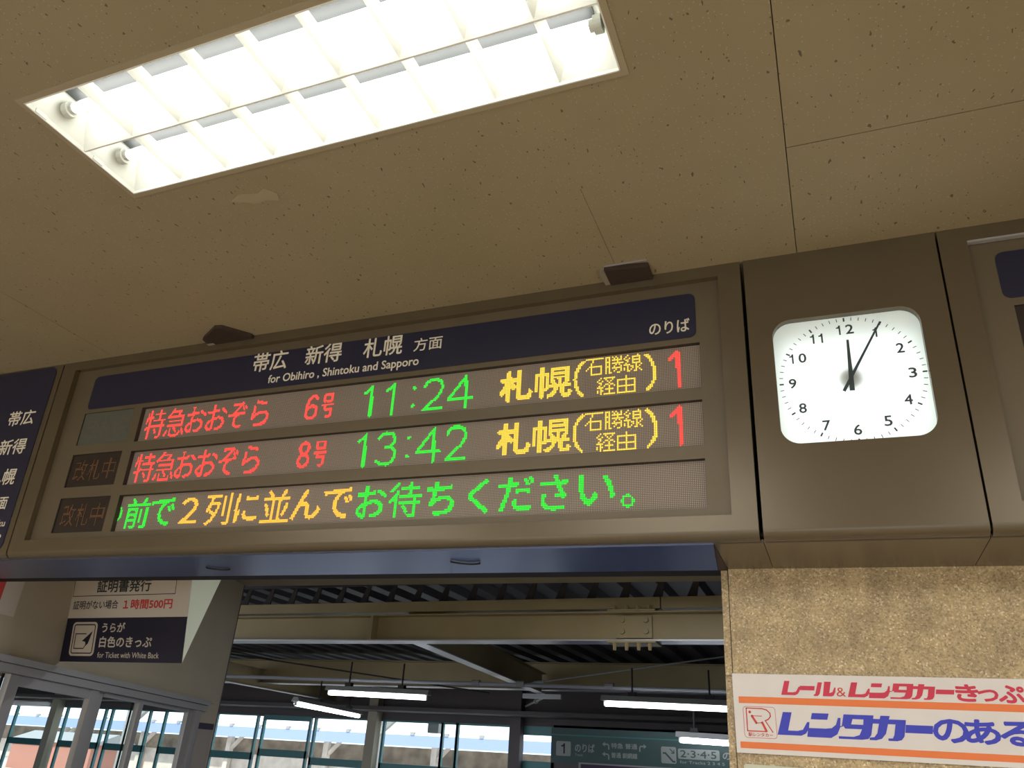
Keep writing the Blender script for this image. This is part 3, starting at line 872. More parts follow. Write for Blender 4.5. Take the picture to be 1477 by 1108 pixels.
for dx_, dy_ in ((-1.558, -1.273), (-0.985, -1.275)):
    MB().prism([(dx_-0.016, dy_-0.003), (dx_+0.010, dy_-0.001), (dx_+0.016, dy_-0.008), (dx_+0.018, dy_+0.002), (dx_+0.008, dy_+0.006), (dx_-0.015, dy_+0.004)], 2, 0.040, 0.044).build('dark_fleck', M['black_metal'], lamp)
def trough(ya, yb):
    mb = MB()
    h = 0.11; s = 0.055; e_ = 0.03
    mb.poly([(x0, ya, 0), (x1, ya, 0), (x1-e_, ya+s*0.5, h), (x0+e_, ya+s*0.5, h)])
    mb.poly([(x0, yb, 0), (x1, yb, 0), (x1-e_, yb-s, h), (x0+e_, yb-s, h)])
    mb.poly([(x0+e_, ya+s*0.5, h), (x1-e_, ya+s*0.5, h), (x1-e_, yb-s, h), (x0+e_, yb-s, h)])
    mb.poly([(x0, ya, 0), (x0, yb, 0), (x0+e_, yb-s, h), (x0+e_, ya+s*0.5, h)])
    mb.poly([(x1, ya, 0), (x1, yb, 0), (x1-e_, yb-s, h), (x1-e_, ya+s*0.5, h)])
    mb.build('reflector', M['reflector'], lamp)
trough(y0, ym-0.003); trough(ym+0.003, y1)
MB().box(x0, x1, ym-0.003, ym+0.003, -0.001, 0.03).build('divider', M['white_metal'], lamp)
for ya, yb in ((y0, ym-0.003), (ym+0.003, y1)):
    yc = (ya+yb)/2
    zt = 0.066
    MB().box(x0+0.045, x1-0.045, ya+0.056, ya+0.112, 0.104, 0.109).build('shade_strip', M['trough_shade'], lamp)  # dark strip standing for shade on the reflector, not a fitting
    tb = MB().tube((x0+0.060, yc, zt), (x1-0.055, yc, zt), 0.0145, 16).build('tube', M['tube'], lamp, smooth=False)
    for xx, d in ((x0+0.025, 1), (x1-0.022, -1)):
        MB().tube((xx, yc, zt), (xx+0.022*d, yc, zt), 0.026, 16).tube((xx+0.02*d, yc, zt), (xx+0.036*d, yc, zt), 0.017, 16).build('lamp_socket', M['lamp_socket'], lamp)
    for i in range(8):
        xb = -1.955 + 0.1985*i
        bl = MB()
        zt_, zb_ = 0.045, 0.002
        A0, A1 = (xb-0.017, ya+0.011, zt_), (xb-0.017, yb-0.022, zt_)
        B0, B1 = (xb+0.017, ya+0.011, zt_), (xb+0.017, yb-0.022, zt_)
        K0, K1 = (xb, ya+0.001, zb_), (xb, yb-0.001, zb_)
        bl.poly([A0, A1, K1, K0]); bl.poly([B0, B1, K1, K0]); bl.poly([A0, B0, K0]); bl.poly([A1, B1, K1])
        bl.build('louvre_blade', M['reflector'], lamp)
for xa in (x0, ):
    for yy in (-1.43, -1.21):
        MB().box(xa+0.001, xa+0.006, yy-0.02, yy+0.02, -0.002, 0.012).build('retaining_clip', M['white_metal'], lamp)

# ------------------------------------------------------------------ car hire sign on the granite
tilt = R(0.93)
cs = empty('advertising_board', T(-0.348, 0.386, 1.961) @ Matrix.Rotation(-tilt, 4, 'Y') @ Matrix.Rotation(R(90), 4, 'X'))
tag(cs, 'white board with crimson and blue writing and orange stripes on the granite wall', 'signboard')
MB().box(0.0, 1.15, -0.2476, 0.0, -0.010, -0.004).build('board', M['board_white'], cs)
# local: x right, y up, z towards the viewer
NB = -0.0034
for ya, yb, xs in ((-0.0945, -0.0735, .0175), (-0.2330, -0.2135, .0135)):
    MB().poly([(xs, ya, NB), (1.13, ya, NB), (1.13, yb, NB), (xs, yb, NB)]).build('stripe', M['orange'], cs)
KANA = {
 'RE': [[(.22, 1), (.49, 1), (.33, .2), (0, 0)], [(0, 0), (.33, .2), (.62, .2), (.78, .26), (.93, .6), (1, .6), (.96, .3), (.86, .1), (.72, 0)]],
 'BAR': [[(.06, 1), (1, 1), (.94, 0), (0, 0)]],
 'RU': [[(.24, .95), (.43, .95), (.27, .14), (.17, 0), (0, 0), (0, .07), (.08, .16)], [(.53, 1), (.82, 1), (.70, .22), (.40, 0)], [(.40, 0), (.70, .22), (.84, .3), (.95, .62), (1, .62), (.97, .3), (.88, .06), (.78, 0)]],
 'N': [[(.20, 1), (.68, 1), (.62, .74), (.15, .74)], [(.05, .37), (.55, .37), (.72, .40), (.85, .55), (.93, .84), (1, .84), (.96, .45), (.86, .16), (.68, 0), (0, 0)]],
 'TA': [[(.20, 1), (1, 1), (.97, .82), (.17, .82)], [(.17, .83), (.43, .83), (.33, .42), (.2, .42), (.16, .52), (0, .50), (0, .44), (.11, .48)], [(.33, .60), (.78, .60), (.76, .42), (.28, .42)],
        [(.72, .83), (.98, .83), (.87, .2), (.66, .3)], [(.66, .45), (.87, .2), (.78, .04), (.62, 0), (0, 0), (0, .1), (.40, .1), (.56, .18)]],
 'KA': [[(.12, .86), (1, .86), (.97, .67), (.09, .67)], [(.36, 1), (.60, 1), (.44, .28), (.32, .07), (.17, 0), (0, 0), (0, .09), (.13, .12), (.22, .28)], [(.75, .86), (1, .86), (.90, .2), (.82, .05), (.70, 0), (.48, 0), (.48, .09), (.60, .1), (.65, .24)]],
}
_off = [0.0]
def kana(key, box, m):
    x0_, x1_, y0_, y1_ = box
    mb = MB()
    for i, pl in enumerate(KANA[key]):
        mb.poly([(x0_+a*(x1_-x0_), y0_+b_*(y1_-y0_), NB + 0.00012*i + _off[0]) for a, b_ in pl])
    _off[0] = 0.0006 - _off[0]
    o = mb.build('lettering', m, cs)
    return o
for k, bx in (('RE', (.157, .2185, -.0649, -.0205)), ('BAR', (.2156, .2654, -.0485, -.035)), ('RU', (.259, .3291, -.0655, -.0204)), ('RE', (.3634, .432, -.0655, -.0205)), ('N', (.4256, .4923, -.0668, -.022)),
              ('TA', (.4888, .5618, -.0672, -.0211)), ('KA', (.550, .6222, -.0672, -.0212)), ('BAR', (.6205, .6745, -.0495, -.0361))):
    kana(k, bx, M['red_print'])
lettering('&', (.330, .3585, -.0652, -.0375), M['red2'], cs, NB, 0.0)
for t, bx in (('き', (.676, .7404, -.0695, -.0183)), ('っ', (.7356, .7922, -.0676, -.0324)), ('ぷ', (.7905, .8625, -.0704, -.0185))):
    lettering(t, bx, M['red_print'], cs, NB, 0.038)
for k, bx in (('RE', (.1343, .2372, -.1875, -.1180)), ('N', (.2259, .333, -.190, -.1180)), ('TA', (.3211, .4321, -.191, -.1184)), ('KA', (.4115, .5238, -.1905, -.1185)), ('BAR', (.5168, .5977, -.1655, -.1424))):
    kana(k, bx, M['blue'])
for t, bx in (('の', (.5943, .693, -.189, -.1205)), ('あ', (.6806, .777, -.1892, -.1187)), ('る', (.775, .869, -.1893, -.1205)), ('駅', (.885, .985, -.1893, -.1205))):
    lettering(t, bx, M['blue'], cs, NB, 0.036)
lg = empty('logo', None, cs)
def band(mb, pts, w, n):
    for (ax, ay), (bx, by) in zip(pts[:-1], pts[1:]):
        L = math.hypot(bx-ax, by-ay) or 1e-9
        nx, ny = -(by-ay)/L*w/2, (bx-ax)/L*w/2
        ex, ey = (bx-ax)/L*w*0.3, (by-ay)/L*w*0.3
        mb.poly([(ax+nx-ex, ay+ny-ey, n), (bx+nx+ex, by+ny+ey, n), (bx-nx+ex, by-ny+ey, n), (ax-nx-ex, ay-ny-ey, n)])
fr_ = rounded(.0295, .1325, -.2005, -.1045, .010, 5)
mb = MB(); band(mb, fr_ + [fr_[0]], .0012, NB); mb.build('logo_frame', M['red2'], lg)
lx = lambda a: .038 + a*.084
ly = lambda b_: -.1815 + b_*.073
def LP(pl): return [(lx(a), ly(b_)) for a, b_ in pl]
mb = MB()
band(mb, LP([(.02, .02), (.02, .98), (.62, .98), (.80, .93), (.92, .80), (.93, .66), (.85, .54), (.72, .47)]), .0034, NB)
band(mb, LP([(.72, .47), (.98, 0.0)]), .0030, NB)
band(mb, LP([(.02, .02), (.70, .02)]), .0034, NB)
mb.poly([(lx(.15)+.0045*math.cos(i*math.pi/6), ly(.82)+.0045*math.sin(i*math.pi/6), NB) for i in range(12)])
band(mb, LP([(.20, .66), (.60, .66)]), .0022, NB)
band(mb, LP([(.22, .66), (.38, .36)]), .0070, NB)
band(mb, LP([(.36, .36), (.60, .38)]), .0022, NB)
band(mb, LP([(.60, .40), (.74, .03)]), .0070, NB)
mb.build('emblem', M['red2'], lg)
lettering('駅レンタカー', (.0415, .1195, -.1965, -.1845), M['red2'], lg, NB, 0.01)

nb_ = empty('notice_board', T(-0.336, 0.40, 1.686)); tag(nb_, 'cream notice board whose top edge shows below the white board', 'notice board')
MB().box(0.012, 1.0, -0.012, 0.0, -0.50, -0.004).build('board', M['cream_board'], nb_, bevel=0.004)

# ------------------------------------------------------------------ concourse beyond the opening
# that part of the building sits about a degree out of level with the hall
TL = T(-0.9, 0, 2.6) @ Matrix.Rotation(-R(1.2), 4, 'Y') @ T(0.9, 0, -2.6)
def place(o): o.matrix_world = TL @ o.matrix_world; return o
cc = empty('ceiling_concourse', TL); tag(cc, kind='structure')
SO = 3.05
MB().prism([(-5.65, 0.64), (3, 0.64), (3, 3.95), (-0.84, 3.95), (-5.35, 3.62)], 2, SO, SO+0.05).build('soffit_panel', M['beam'], cc)
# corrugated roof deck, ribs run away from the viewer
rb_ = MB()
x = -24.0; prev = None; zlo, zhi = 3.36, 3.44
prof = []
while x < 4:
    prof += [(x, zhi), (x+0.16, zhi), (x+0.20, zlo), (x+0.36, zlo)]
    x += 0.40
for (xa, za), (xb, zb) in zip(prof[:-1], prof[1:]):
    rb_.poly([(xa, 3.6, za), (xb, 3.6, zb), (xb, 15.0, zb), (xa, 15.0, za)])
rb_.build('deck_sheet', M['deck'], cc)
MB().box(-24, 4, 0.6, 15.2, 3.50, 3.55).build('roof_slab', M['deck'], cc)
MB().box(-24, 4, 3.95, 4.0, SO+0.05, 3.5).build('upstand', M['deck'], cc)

def h_beam(name, xa, xb, y, zt, zb, w, label, fl=0.012, group=None, lower=None):
    e = empty(name, TL); tag(e, label, 'beam', group)
    MB().box(xa, xb, y-0.006, y+0.006, zb+fl, zt-fl).build('web', M['beam'], e)
    MB().box(xa, xb, y-w/2, y+w/2, zt-fl, zt).build('top_flange', M['beam'], e)
    MB().box(xa, xb, y-w/2, y+w/2, zb, zb+fl).build('bottom_flange', lower or M['beam_lit'], e)
    return e
b1 = h_beam('steel_beam', -16, 3, 4.62, 2.925, 2.665, 0.22, 'beige steel beam with a bolted splice plate just beyond the opening', lower=M['beam_lit'])
MB().box(-4.44, -4.41, 4.50, 4.61, 2.68, 2.915).build('stiffener', M['beam'], b1)
for zz, t in ((2.90, 1), (2.70, 0)):
    pass
MB().box(-1.86, -1.53, 4.580, 4.612, 2.700, 2.895).build('splice_plate', M['beam'], b1)
spo = b1.children[-1]
for bxx in (-1.80, -1.58):
    for bz in (2.855, 2.755):
        MB().tube((bxx, 4.580, bz), (bxx, 4.550, bz), 0.024, 6).build('bolt', M['beam'], spo)
MB().box(-1.92, -1.48, 4.49, 4.75, 2.925, 2.94).build('splice_plate', M['beam'], b1)
tp = b1.children[-1]
MB().box(-1.92, -1.48, 4.49, 4.75, 2.648, 2.665).build('splice_plate', M['beam'], b1)
lp = b1.children[-1]
for bxx in (-1.86, -1.75, -1.64, -1.54):
    MB().tube((bxx, 4.52, 2.648), (bxx, 4.52, 2.585), 0.020, 6, 0.016).build('bolt', M['beam'], lp)
    MB().tube((bxx, 4.52, 2.94), (bxx, 4.52, 2.975), 0.020, 6).build('bolt', M['beam'], tp)
cap = empty('trim_3', TL); tag(cap, kind='structure')
MB().box(-16, -1.445, 4.55, 4.70, 2.955, 3.055).build('capping', M['beam'], cap)
MB().box(-1.435, 3, 4.55, 4.70, 2.955, 3.055).build('capping', M['beam'], cap)
for i in range(26):
    xx = -8.6 + 0.32*i
    MB().prism([(xx, 3.06), (xx+0.10, 3.06), (xx+0.15, 3.34), (xx+0.13, 3.34)], 1, 4.72, 4.735).build('rib_stop', M['deck'], cap)
b2 = h_beam('steel_beam', -20, 3, 11.0, 3.24, 2.79, 0.26, 'deeper beige steel beam farther off, behind the splice plate beam')
def y_beam(x, ya, yb, zt, zb, label, dx=0.0, group=None):
    e = empty('steel_beam', TL); tag(e, label, 'beam', group)
    for nm, w, z0, z1, m in (('web', .012, zb+.012, zt-.012, M['beam']), ('top_flange', .16, zt-.012, zt, M['beam']), ('bottom_flange', .16, zb, zb+.012, M['beam_lit'])):
        MB().prism([(x-w/2, ya), (x+w/2, ya), (x+w/2+dx, yb), (x-w/2+dx, yb)], 2, z0, z1).build(nm, m, e)
    return e
y_beam(-4.13, 4.74, 10.86, 3.05, 2.72, 'steel beam running away from the viewer, left of the splice plate', -0.70, 'beams running away')
y_beam(-10.2, 4.74, 14.3, 3.05, 2.70, 'steel beam running away at the far left of the opening', -1.1, 'beams running away')
def rod(p, q, label, r=0.012, turn=None):
    e = empty('brace_rod', TL); tag(e, label, 'brace rod', 'brace rods under the roof')
    MB().tube(p, q, r, 8).build('rod', M['pole'] if turn else M['wire'], e)
    if turn:
        p_, q_ = Vector(p), Vector(q)
        MB().tube(p_.lerp(q_, turn), p_.lerp(q_, turn+0.05), r*2.2, 8).build('turnbuckle', M['pole'], e)
rod((-4.67, 9.0, 2.665), (-1.45, 9.0, 3.12), 'brace rod with a turnbuckle rising to the right', turn=0.12)
rod((-10.1, 9.0, 3.10), (-5.0, 9.0, 2.56), 'thin dark brace rod sloping down from the left')
rod((-4.85, 11.15, 2.70), (-6.3, 14.0, 2.72), 'brace rod running on from the beam joint towards the windows', 0.02, 0.4)
nd = empty('pipe_clamp', TL); tag(nd, 'pale clamp plate where rods and beams meet', 'clamp')
MB().box(-5.15, -4.45, 10.80, 10.86, 2.640, 2.715).build('clamp_plate', M['beam_lit'], nd)

def tube_lamp(p, q, label, hang=0.35, hs=(0.2, 0.75)):
    e = empty('fluorescent_lamp', TL); tag(e, label, 'lamp', 'fluorescent lamps under the concourse roof')
    p, q = Vector(p), Vector(q); d = (q-p).normalized(); s = d.cross(Vector((0, 0, 1))).normalized()
    hb = MB()
    pr = [(-0.07, 0.035), (0.07, 0.035), (0.035, 0.10), (-0.035, 0.10)]
    n = len(hb.v); k = 4
    for c in (p - d*0.05, q + d*0.05):
        for a, b_ in pr: hb.v.append(tuple(c + s*a + Vector((0, 0, b_))))
    hb.f += [(0, 1, 2, 3), (7, 6, 5, 4)] + [(i, (i+1) % 4, 4+(i+1) % 4, 4+i) for i in range(4)]
    hb.build('lamp_housing', M['pole'], e)
    MB().tube(p, q, 0.034, 10).build('tube', M['tube_far'], e)
    for c in (p, q):
        MB().box(c.x-0.02, c.x+0.02, c.y-0.02, c.y+0.02, c.z-0.03, c.z+0.05).build('end_cap', M['lamp_socket'], e)
    for t in hs:
        c = p.lerp(q, t)
        MB().tube(c + Vector((0, 0, .10)), c + Vector((0, 0, .10+hang)), 0.013, 6).box(c.x-.05, c.x+.05, c.y-.04, c.y+.04, c.z+.10, c.z+.15).build('hanger', M['wire'], e)
tube_lamp((-7.20, 8.0, 2.425), (-5.55, 8.0, 2.395), 'lit fluorescent lamp hung level in the left half of the opening')
tube_lamp((-2.90, 8.0, 2.39), (-1.10, 8.0, 2.365), 'lit fluorescent lamp hung level beside the granite wall edge')
tube_lamp((-8.22, 8.6, 2.29), (-9.15, 12.0, 2.30), 'lit fluorescent lamp pointing away, lowest at left above the windows', 0.4, (0.3, 0.8))
tube_lamp((-2.03, 8.5, 2.014), (-1.10, 8.5, 1.994), 'lit fluorescent lamp just above the numbers on the green sign', 0.3)
# pipe along the second beam
pi = empty('conduit_pipe', TL); tag(pi, 'pale conduit pipe running level across the opening under the roof', 'pipe')
MB().tube((-9.6, 8.35, 2.66), (2, 8.35, 2.585), 0.028, 10).build('pipe', M['beam_lit'], pi)
for xx in (-5.0, -4.3, -3.0): MB().tube((xx, 8.35, 2.64), (xx+0.12, 8.35, 2.64), 0.045, 10).build('pipe_joint', M['pole'], pi)
# dark bulkhead above the windows
FY = 14.5
wf = empty('wall_far', TL); tag(wf, kind='structure')
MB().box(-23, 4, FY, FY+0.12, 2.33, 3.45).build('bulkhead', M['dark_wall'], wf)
MB().box(-23, 4, FY-0.9, FY, 2.52, 2.60).build('bulkhead_shelf', M['dark_wall'], wf)
for xx in (-10.20, -6.62, -20.5):
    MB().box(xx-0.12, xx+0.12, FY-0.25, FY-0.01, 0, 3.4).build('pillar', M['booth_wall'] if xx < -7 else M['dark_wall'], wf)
MB().box(-23, -5.8, FY, FY+0.12, 0, 0.35).build('plinth', M['teal'], wf)
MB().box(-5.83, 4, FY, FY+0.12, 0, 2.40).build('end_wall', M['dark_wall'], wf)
MB().box(-24.1, -24, 0.6, 15, 0, 3.5).build('side_wall', M['dark_wall'], wf)
MB().box(3, 3.1, 0.6, 15, 0, 3.5).build('side_wall', M['dark_wall'], wf)
# windows with teal frames
wins = [(-14.90, -13.66, 2.335, 1.50), (-13.40, -12.08, 2.25, 1.60), (-11.88, -10.38, 2.335, 1.48), (-9.97, -8.50, 2.325, 1.46), (-8.44, -8.12, 2.32, 1.46), (-8.08, -6.84, 2.32, 1.46), (-6.63, -5.86, 2.18, 1.68),
        (-16.6, -15.3, 2.335, 1.50), (-18.5, -17.2, 2.335, 1.50), (-20.2, -18.8, 2.335, 1.50), (-22.2, -20.8, 2.335, 1.50)]
for i, (xa, xb, zt, zb) in enumerate(wins):
    e = empty('window_%d' % (i+1), TL); tag(e, kind='structure')
    f = 0.055
    lo = 0.40
    zr = zb - 0.16
    for (a, b_, c, d, nm) in ((xa-f, xa, lo, zt, 'frame_post'), (xb, xb+f, lo, zt, 'frame_post'), (xa-f, xb+f, zt, 2.36, 'frame_head'), (xa-f, xb+f, zr, zb, 'frame_transom'), (xa-f, xb+f, 0.35, lo, 'frame_sill')):
        MB().box(a, b_, FY-0.03, FY+0.05, c, d).build(nm, M['teal'], e)
    MB().poly([(xa, FY+0.01, zb), (xb, FY+0.01, zb), (xb, FY+0.01, zt), (xa, FY+0.01, zt)]).build('pane', M['glass'], e)
    MB().poly([(xa, FY+0.01, lo), (xb, FY+0.01, lo), (xb, FY+0.01, zr), (xa, FY+0.01, zr)]).build('pane', M['glass'], e)

# dark green platform sign
gs = empty('platform_sign', TL @ T(0, 9.0, 0) @ Matrix.Rotation(R(90), 4, 'X'))
tag(gs, 'dark green hanging sign with platform numbers and arrows', 'sign')
MB().box(-3.98, 0.2, 1.66, 2.12, -0.06, 0.0).build('sign_face', M['green_sign'], gs)
MB().box(-3.98, 0.2, 2.02, 2.035, 0.0, 0.012).build('sign_rail', M['teal'], gs)
def quad(x0_, x1_, y0_, y1_, n, m, parent, name='panel', r=0.02):
    return MB().prism(rounded(x0_, x1_, y0_, y1_, r, 4), 2, 0.0, n).build(name, m, parent)
quad(-3.90, -3.68, 1.755, 1.945, .006, M['sign_white'], gs, 'number_panel')
figure_one((-3.825, -3.768, 1.785, 1.918), M['navy2'], gs, .0075)
lettering('のりば', (-3.62, -3.33, 1.815, 1.925), M['sign_white'], gs, .002, .02)
lettering('Track', (-3.62, -3.50, 1.765, 1.795), M['sign_white'], gs, .002, .01)
lettering('特急 普通', (-3.09, -2.72, 1.885, 1.955), M['sign_white'], gs, .002, .02)
lettering('普通 釧網線', (-3.09, -2.72, 1.765, 1.835), M['sign_white'], gs, .002, .02)
def turn_arrow(cx_, cy_, s, flip):
    mb = MB()
    P_ = [(0.9*s*flip, -0.9*s), (0.9*s*flip, 0.0), (0.6*s*flip, 0.35*s), (-0.3*s*flip, 0.35*s)]
    band(mb, [(cx_+a, cy_+b_) for a, b_ in P_], .35*s, .003)
    mb.poly([(cx_-0.2*s*flip, cy_+0.95*s, .003), (cx_-1.0*s*flip, cy_+0.35*s, .003), (cx_-0.2*s*flip, cy_-0.25*s, .003)])
    mb.build('arrow', M['sign_white'], gs)
turn_arrow(-3.17, 1.915, .05, 1); turn_arrow(-3.17, 1.79, .05, 1); turn_arrow(-2.64, 1.91, .05, -1)
ep = quad(-2.39, -2.185, 1.735, 1.94, .006, M['sign_white'], gs, 'escalator_symbol')
mb = MB(); band(mb, [(-2.36, 1.86), (-2.33, 1.86), (-2.23, 1.76), (-2.205, 1.76)], .022, .008); band(mb, [(-2.27, 1.915), (-2.215, 1.865)], .012, .008); band(mb, [(-2.215, 1.90), (-2.213, 1.863), (-2.25, 1.863)], .012, .008)
mb.build('escalator_lines', M['green_sign'], ep)
npn = quad(-2.16, -1.61, 1.80, 1.925, .006, M['sign_white'], gs, 'number_panel')
lettering('2·3·4·5', (-2.13, -1.65, 1.818, 1.908), M['green_sign'], gs, .0075, .02)
lettering('のりば', (-1.57, -1.20, 1.815, 1.915), M['sign_white'], gs, .002, .02)
lettering('for Tracks 2 3 4 5', (-2.14, -1.55, 1.745, 1.78), M['sign_white'], gs, .002, .01)
ls2 = empty('lower_sign', TL @ T(0, 8.90, 0)); tag(ls2, 'pale rimmed panel under the arrows of the green sign', 'sign')
MB().box(-3.50, -1.0, 0.0, 0.03, 1.45, 1.665).build('panel_face', M['purple'], ls2)
MB().box(-3.53, -0.97, -0.01, 0.04, 1.665, 1.685).box(-3.53, -3.50, -0.01, 0.04, 1.45, 1.665).build('panel_rim', M['pole'], ls2)

# ------------------------------------------------------------------ ticket office wall with sliding windows, left
yaw = R(15)
BW = TL @ T(-4.601, 0.798, 0) @ Matrix.Rotation(yaw, 4, 'Z') @ Matrix.Rotation(R(90), 4, 'Z')
# local: x runs along the wall away from the viewer, y to the left (into the wall), z up
def bw(x0_, x1_, z0_, z1_, y0_=0.0, y1_=0.12): return MB().box(x0_, x1_, y0_, y1_, z0_, z1_)
wl = empty('wall_left', BW); tag(wl, kind='structure')
MB().prism([(-0.55, 2.03), (2.62, 1.945), (2.86, 1.945), (2.86, 0.0), (2.66, 0.0), (2.66, 1.945-0.001)], 1, 0.0, 0.12)
wm = MB().prism([(-0.55, 2.035), (2.56, 1.965), (2.86, 1.955), (2.86, 3.10), (-0.55, 3.10)], 1, 0.0, 0.12)
wm.build('wall_panel', M['booth_wall'], wl)
MB().box(2.56, 2.86, 0.0, 0.12, 0.0, 1.957).build('wall_panel', M['booth_wall'], wl)
MB().box(-0.55, 2.56, 0.0, 0.12, 0.0, 0.85).build('wall_panel', M['booth_wall'], wl)
MB().box(2.80, 2.92, 0.02, 0.14, 0.0, 3.1).build('corner_post', M['dark_wall'], wl)
MB().box(2.52, 2.83, -0.003, -0.001, 1.30, 1.745).build('notice_paper', M['paper'], wl)
MB().box(2.52, 2.83, -0.005, -0.003, 1.745, 1.795).build('notice_heading', M['purple'], wl)

def slant(x): return 2.023 - 0.0245*x
def rail(mb, xa, xb, za, zb, y0_, y1_):
    mb.v += []; n = len(mb.v)
    for x_, z_ in ((xa, za), (xb, za)): pass
    return mb.prism([(xa, slant(xa)+za), (xb, slant(xb)+za), (xb, slant(xb)+zb), (xa, slant(xa)+zb)], 1, y0_, y1_)
ow = empty('window_20', BW); tag(ow, kind='structure')
rail(MB(), -0.55, 2.60, -0.025, 0.012, -0.05, 0.02).build('head_rail', M['alu'], ow)
rail(MB(), -0.55, 2.60, -0.075, -0.028, -0.03, 0.05).build('head_rail', M['alu'], ow)
for xa, xb, ya in ((0.125, 0.215, 0.0), (0.925, 1.015, -0.01), (1.05, 1.11, 0.02), (1.56, 1.62, 0.0), (2.33, 2.40, 0.0), (2.44, 2.52, -0.02)):
    rail(MB(), xa, xb, -1.15, -0.077, ya, ya+0.04).build('stile', M['alu'], ow)
rail(MB(), 0.215, 0.925, -0.135, -0.077, 0.0, 0.03).build('sash_rail', M['alu'], ow)
rail(MB(), 1.11, 2.33, -0.105, -0.077, 0.01, 0.03).build('sash_rail', M['alu'], ow)
for xa in (0.118, 1.028, 1.545, 2.405):
    rail(MB(), xa-0.008, xa+0.012, -1.15, -0.077, 0.045, 0.05).build('gasket', M['dark'], ow)
for xa, xb in ((-0.5, 0.125), (0.215, 0.925), (1.11, 1.56), (1.62, 2.33)):
    MB().poly([(xa, 0.016, slant(xa)-1.15), (xb, 0.016, slant(xb)-1.15), (xb, 0.016, slant(xb)-0.1), (xa, 0.016, slant(xa)-0.1)]).build('pane', M['glass'], ow)
MB().box(-0.55, 2.52, -0.05, 0.10, 0.83, 0.88).build('sill', M['alu'], ow)

# wedge-shaped sign facing the viewer
ws = empty('wedge_sign', TL @ T(0, 1.30, 0)); tag(ws, 'downward leaning sign with a navy lower half and a pale wedge side', 'sign')
XL, XR = -4.821, -3.706
ZL = 2.060; ZT = 2.72
lean = 0.16*(ZT-ZL); bk = 0.316*(ZT-ZL)          # how far the head leans out, and how deep the wedge runs back
fm = MB().poly([(XL, 0, ZL), (XR, 0, ZL), (XR, -lean, ZT), (XL, -lean, ZT)])
fm.poly([(XR, 0, ZL), (XR, bk, ZT), (XR, -lean, ZT)]).poly([(XL, 0, ZL), (XL, bk, ZT), (XL, -lean, ZT)]).poly([(XL, -lean, ZT), (XR, -lean, ZT), (XR, bk, ZT), (XL, bk, ZT)])
fm.poly([(XL, 0, ZL), (XR, 0, ZL), (XR, bk, ZT), (XL, bk, ZT)])
fm.build('sign_body', M['sign_side'], ws)
la = math.atan2(lean, ZT-ZL)
sw = XR - XL; sh = math.hypot(lean, ZT-ZL)
sfc = empty('sign_face', T(XL, 0, ZL) @ Matrix.Rotation(la, 4, 'X') @ Matrix.Rotation(R(90), 4, 'X'), ws)
# face coordinates: x right, y up the slope, z out
dv = 0.270                                       # top of the navy field
MB().box(0, sw, 0, dv, -0.002, 0.004).build('navy_field', M['navy2'], sfc)
MB().box(0, sw, dv, sh, -0.002, 0.004).build('beige_field', M['sign_beige'], sfc)
NW = 0.0055

def wl_text(t, bx, m, bd): lettering(t, bx, m, sfc, NW, bd)
mb = MB()
for (a, b_, c, d) in ((.112, .116, .4095, sh), (.995, .999, .4095, sh), (.112, .999, .4075, .4115)):
    mb.poly([(a, c, NW), (b_, c, NW), (b_, d, NW), (a, d, NW)])
mb.build('frame_line', M['navy2'], sfc)
wl_text('証明書発行', (.322, .790, .428, .508), M['black'], .018)
wl_text('証明がない場合', (.131, .530, .325, .380), M['navy2'], .008)
wl_text('１時間500円', (.575, .985, .320, .382), M['red2'], .025)
mb = MB(); fr2 = rounded(.160, .380, .036, .245, .028, 5)
mb.poly([(a, b_, NW) for a, b_ in fr2]); mb.build('ticket_symbol', M['sign_beige'], sfc)
mb = MB(); fr3 = rounded(.178, .362, .053, .228, .014, 5); band(mb, fr3 + [fr3[0]], .007, NW+.001)
band(mb, [(.292, .172), (.198, .172), (.198, .082), (.282, .082), (.302, .108)], .006, NW+.001)
mb.poly([(.345, .190, NW+.001), (.262, .128, NW+.001), (.292, .122, NW+.001), (.300, .098, NW+.001), (.318, .112, NW+.001)])
mb.build('symbol_lines', M['navy2'], sfc)
wl_text('うらが', (.421, .618, .180, .240), M['sign_beige'], .022)
wl_text('白色のきっぷ', (.416, .858, .088, .156), M['sign_beige'], .018)
wl_text('for Ticket with White Back', (.416, .930, .026, .060), M['sign_beige'], .0)
# red and white poster beyond it on the office wall
po = empty('wall_poster', BW); tag(po, 'red and white poster corner at the left picture edge', 'poster')
MB().box(-0.55, -0.02, -0.006, -0.001, 2.25, 2.9).build('poster_sheet', M['sign_beige'], po)
MB().box(-0.55, -0.17, -0.009, -0.006, 2.30, 2.9).build('red_field', M['red2'], po)

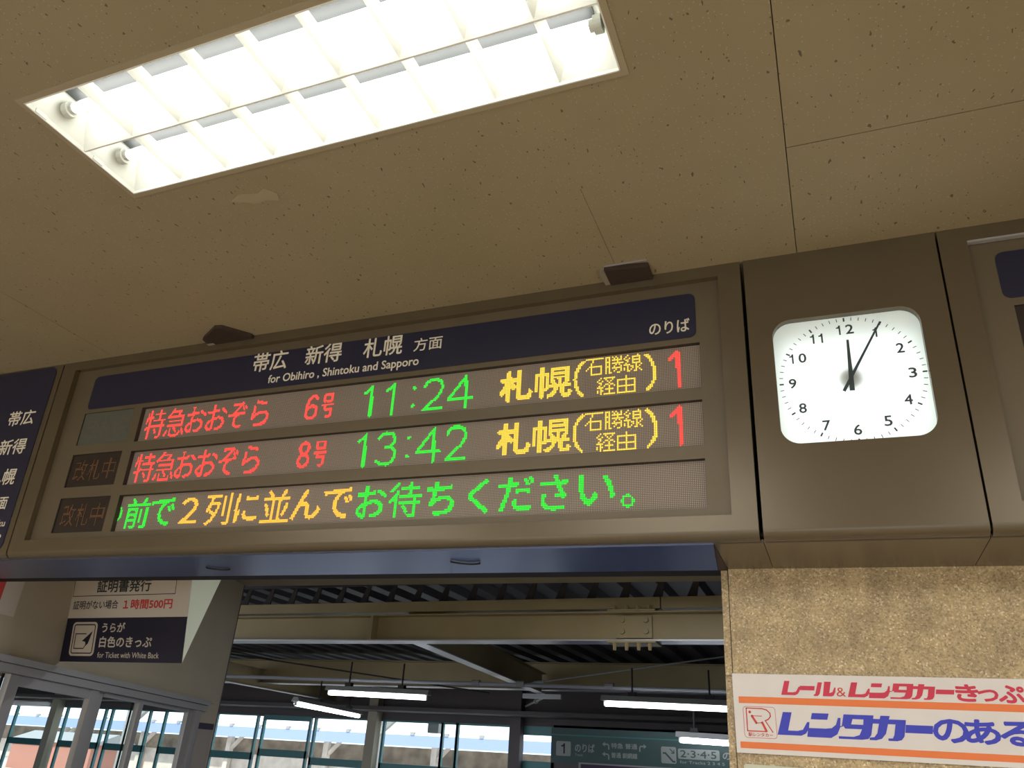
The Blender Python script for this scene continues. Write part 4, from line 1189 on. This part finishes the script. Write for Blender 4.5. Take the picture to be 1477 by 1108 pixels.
# ------------------------------------------------------------------ outdoors, beyond the windows
struct('ground_outside', MB().box(-60, 20, 14.7, 70, -0.4, -0.3), M['ext_ground'])
cp = empty('platform_canopy', TL @ T(0, 27, 0)); tag(cp, 'long platform canopy with white roof and blue edge outside the windows', 'canopy')
MB().prism([(0, 2.30), (7, 5.6), (7, 5.7), (0, 2.40)], 0, -70, 12).build('canopy_roof', M['ext_white'], cp)
MB().prism([(-0.02, 1.98), (0.1, 1.98), (0.1, 2.38), (-0.02, 2.38)], 0, -70, 12).build('canopy_edge', M['ext_blue'], cp)
for i in range(36):
    MB().box(-52+1.5*i-0.08, -52+1.5*i+0.08, -0.06, 0.1, 2.38, 2.50).build('gutter_bracket', M['pole'], cp)
for i in range(11):
    xx = -52 + 5.2*i
    MB().box(xx-0.12, xx+0.12, 1.2, 1.44, -0.4, 2.6).prism([(xx, 1.5), (xx+0.18, 1.5), (xx+1.0, 2.3), (xx+0.8, 2.3)], 1, 1.25, 1.4).build('canopy_post', M['ext_ground'], cp)
fe = empty('timber_fence', TL @ T(0, 31, 0)); tag(fe, 'brown boarded fence under the platform canopy outside', 'fence')
MB().box(-70, 12, 0, 0.1, 1.28, 1.98).build('fence_board', M['ext_brown'], fe)
MB().box(-70, 12, -2.5, 0, -0.4, 1.30).build('platform_edge', M['ext_ground'], fe)
for (xx, yy, lb_) in ((-12.6, 18.5, 'grey steel post outside between the two widest windows'), (-22.5, 19.0, 'grey steel post outside behind the office windows')):
    e = empty('steel_post', TL @ T(xx, yy, 0)); tag(e, lb_, 'post')
    MB().box(-0.13, 0.13, -0.13, 0.13, -0.3, 3.6).build('post', M['pole'], e)
    MB().prism([(0.13, 2.1), (0.13, 2.3), (0.75, 2.8), (0.85, 2.7)], 1, -0.08, 0.08).build('knee_brace', M['pole'], e)
hs = empty('hanging_speaker', TL @ T(-8.92, 15.0, 0)); tag(hs, 'grey box hanging outside at the top of a window', 'box')
MB().box(-0.14, 0.14, -0.12, 0.12, 2.14, 2.42).build('box_body', M['pole'], hs, bevel=0.01)
MB().tube((0, 0, 2.42), (0, 0, 3.5), 0.03).build('hanging_rod', M['pole'], hs)
rw = empty('red_shed', TL @ T(-29.5, 22.0, 0)); tag(rw, 'rust red shed wall seen through the office windows', 'shed')
MB().box(-2.2, 2.2, 0, 2, -0.3, 1.35).build('shed_wall', M['rust'], rw)
MB().prism([(-0.2, 1.35), (2.2, 1.35), (1.0, 1.75)], 0, -2.4, 2.4).build('shed_roof', M['pole'], rw)
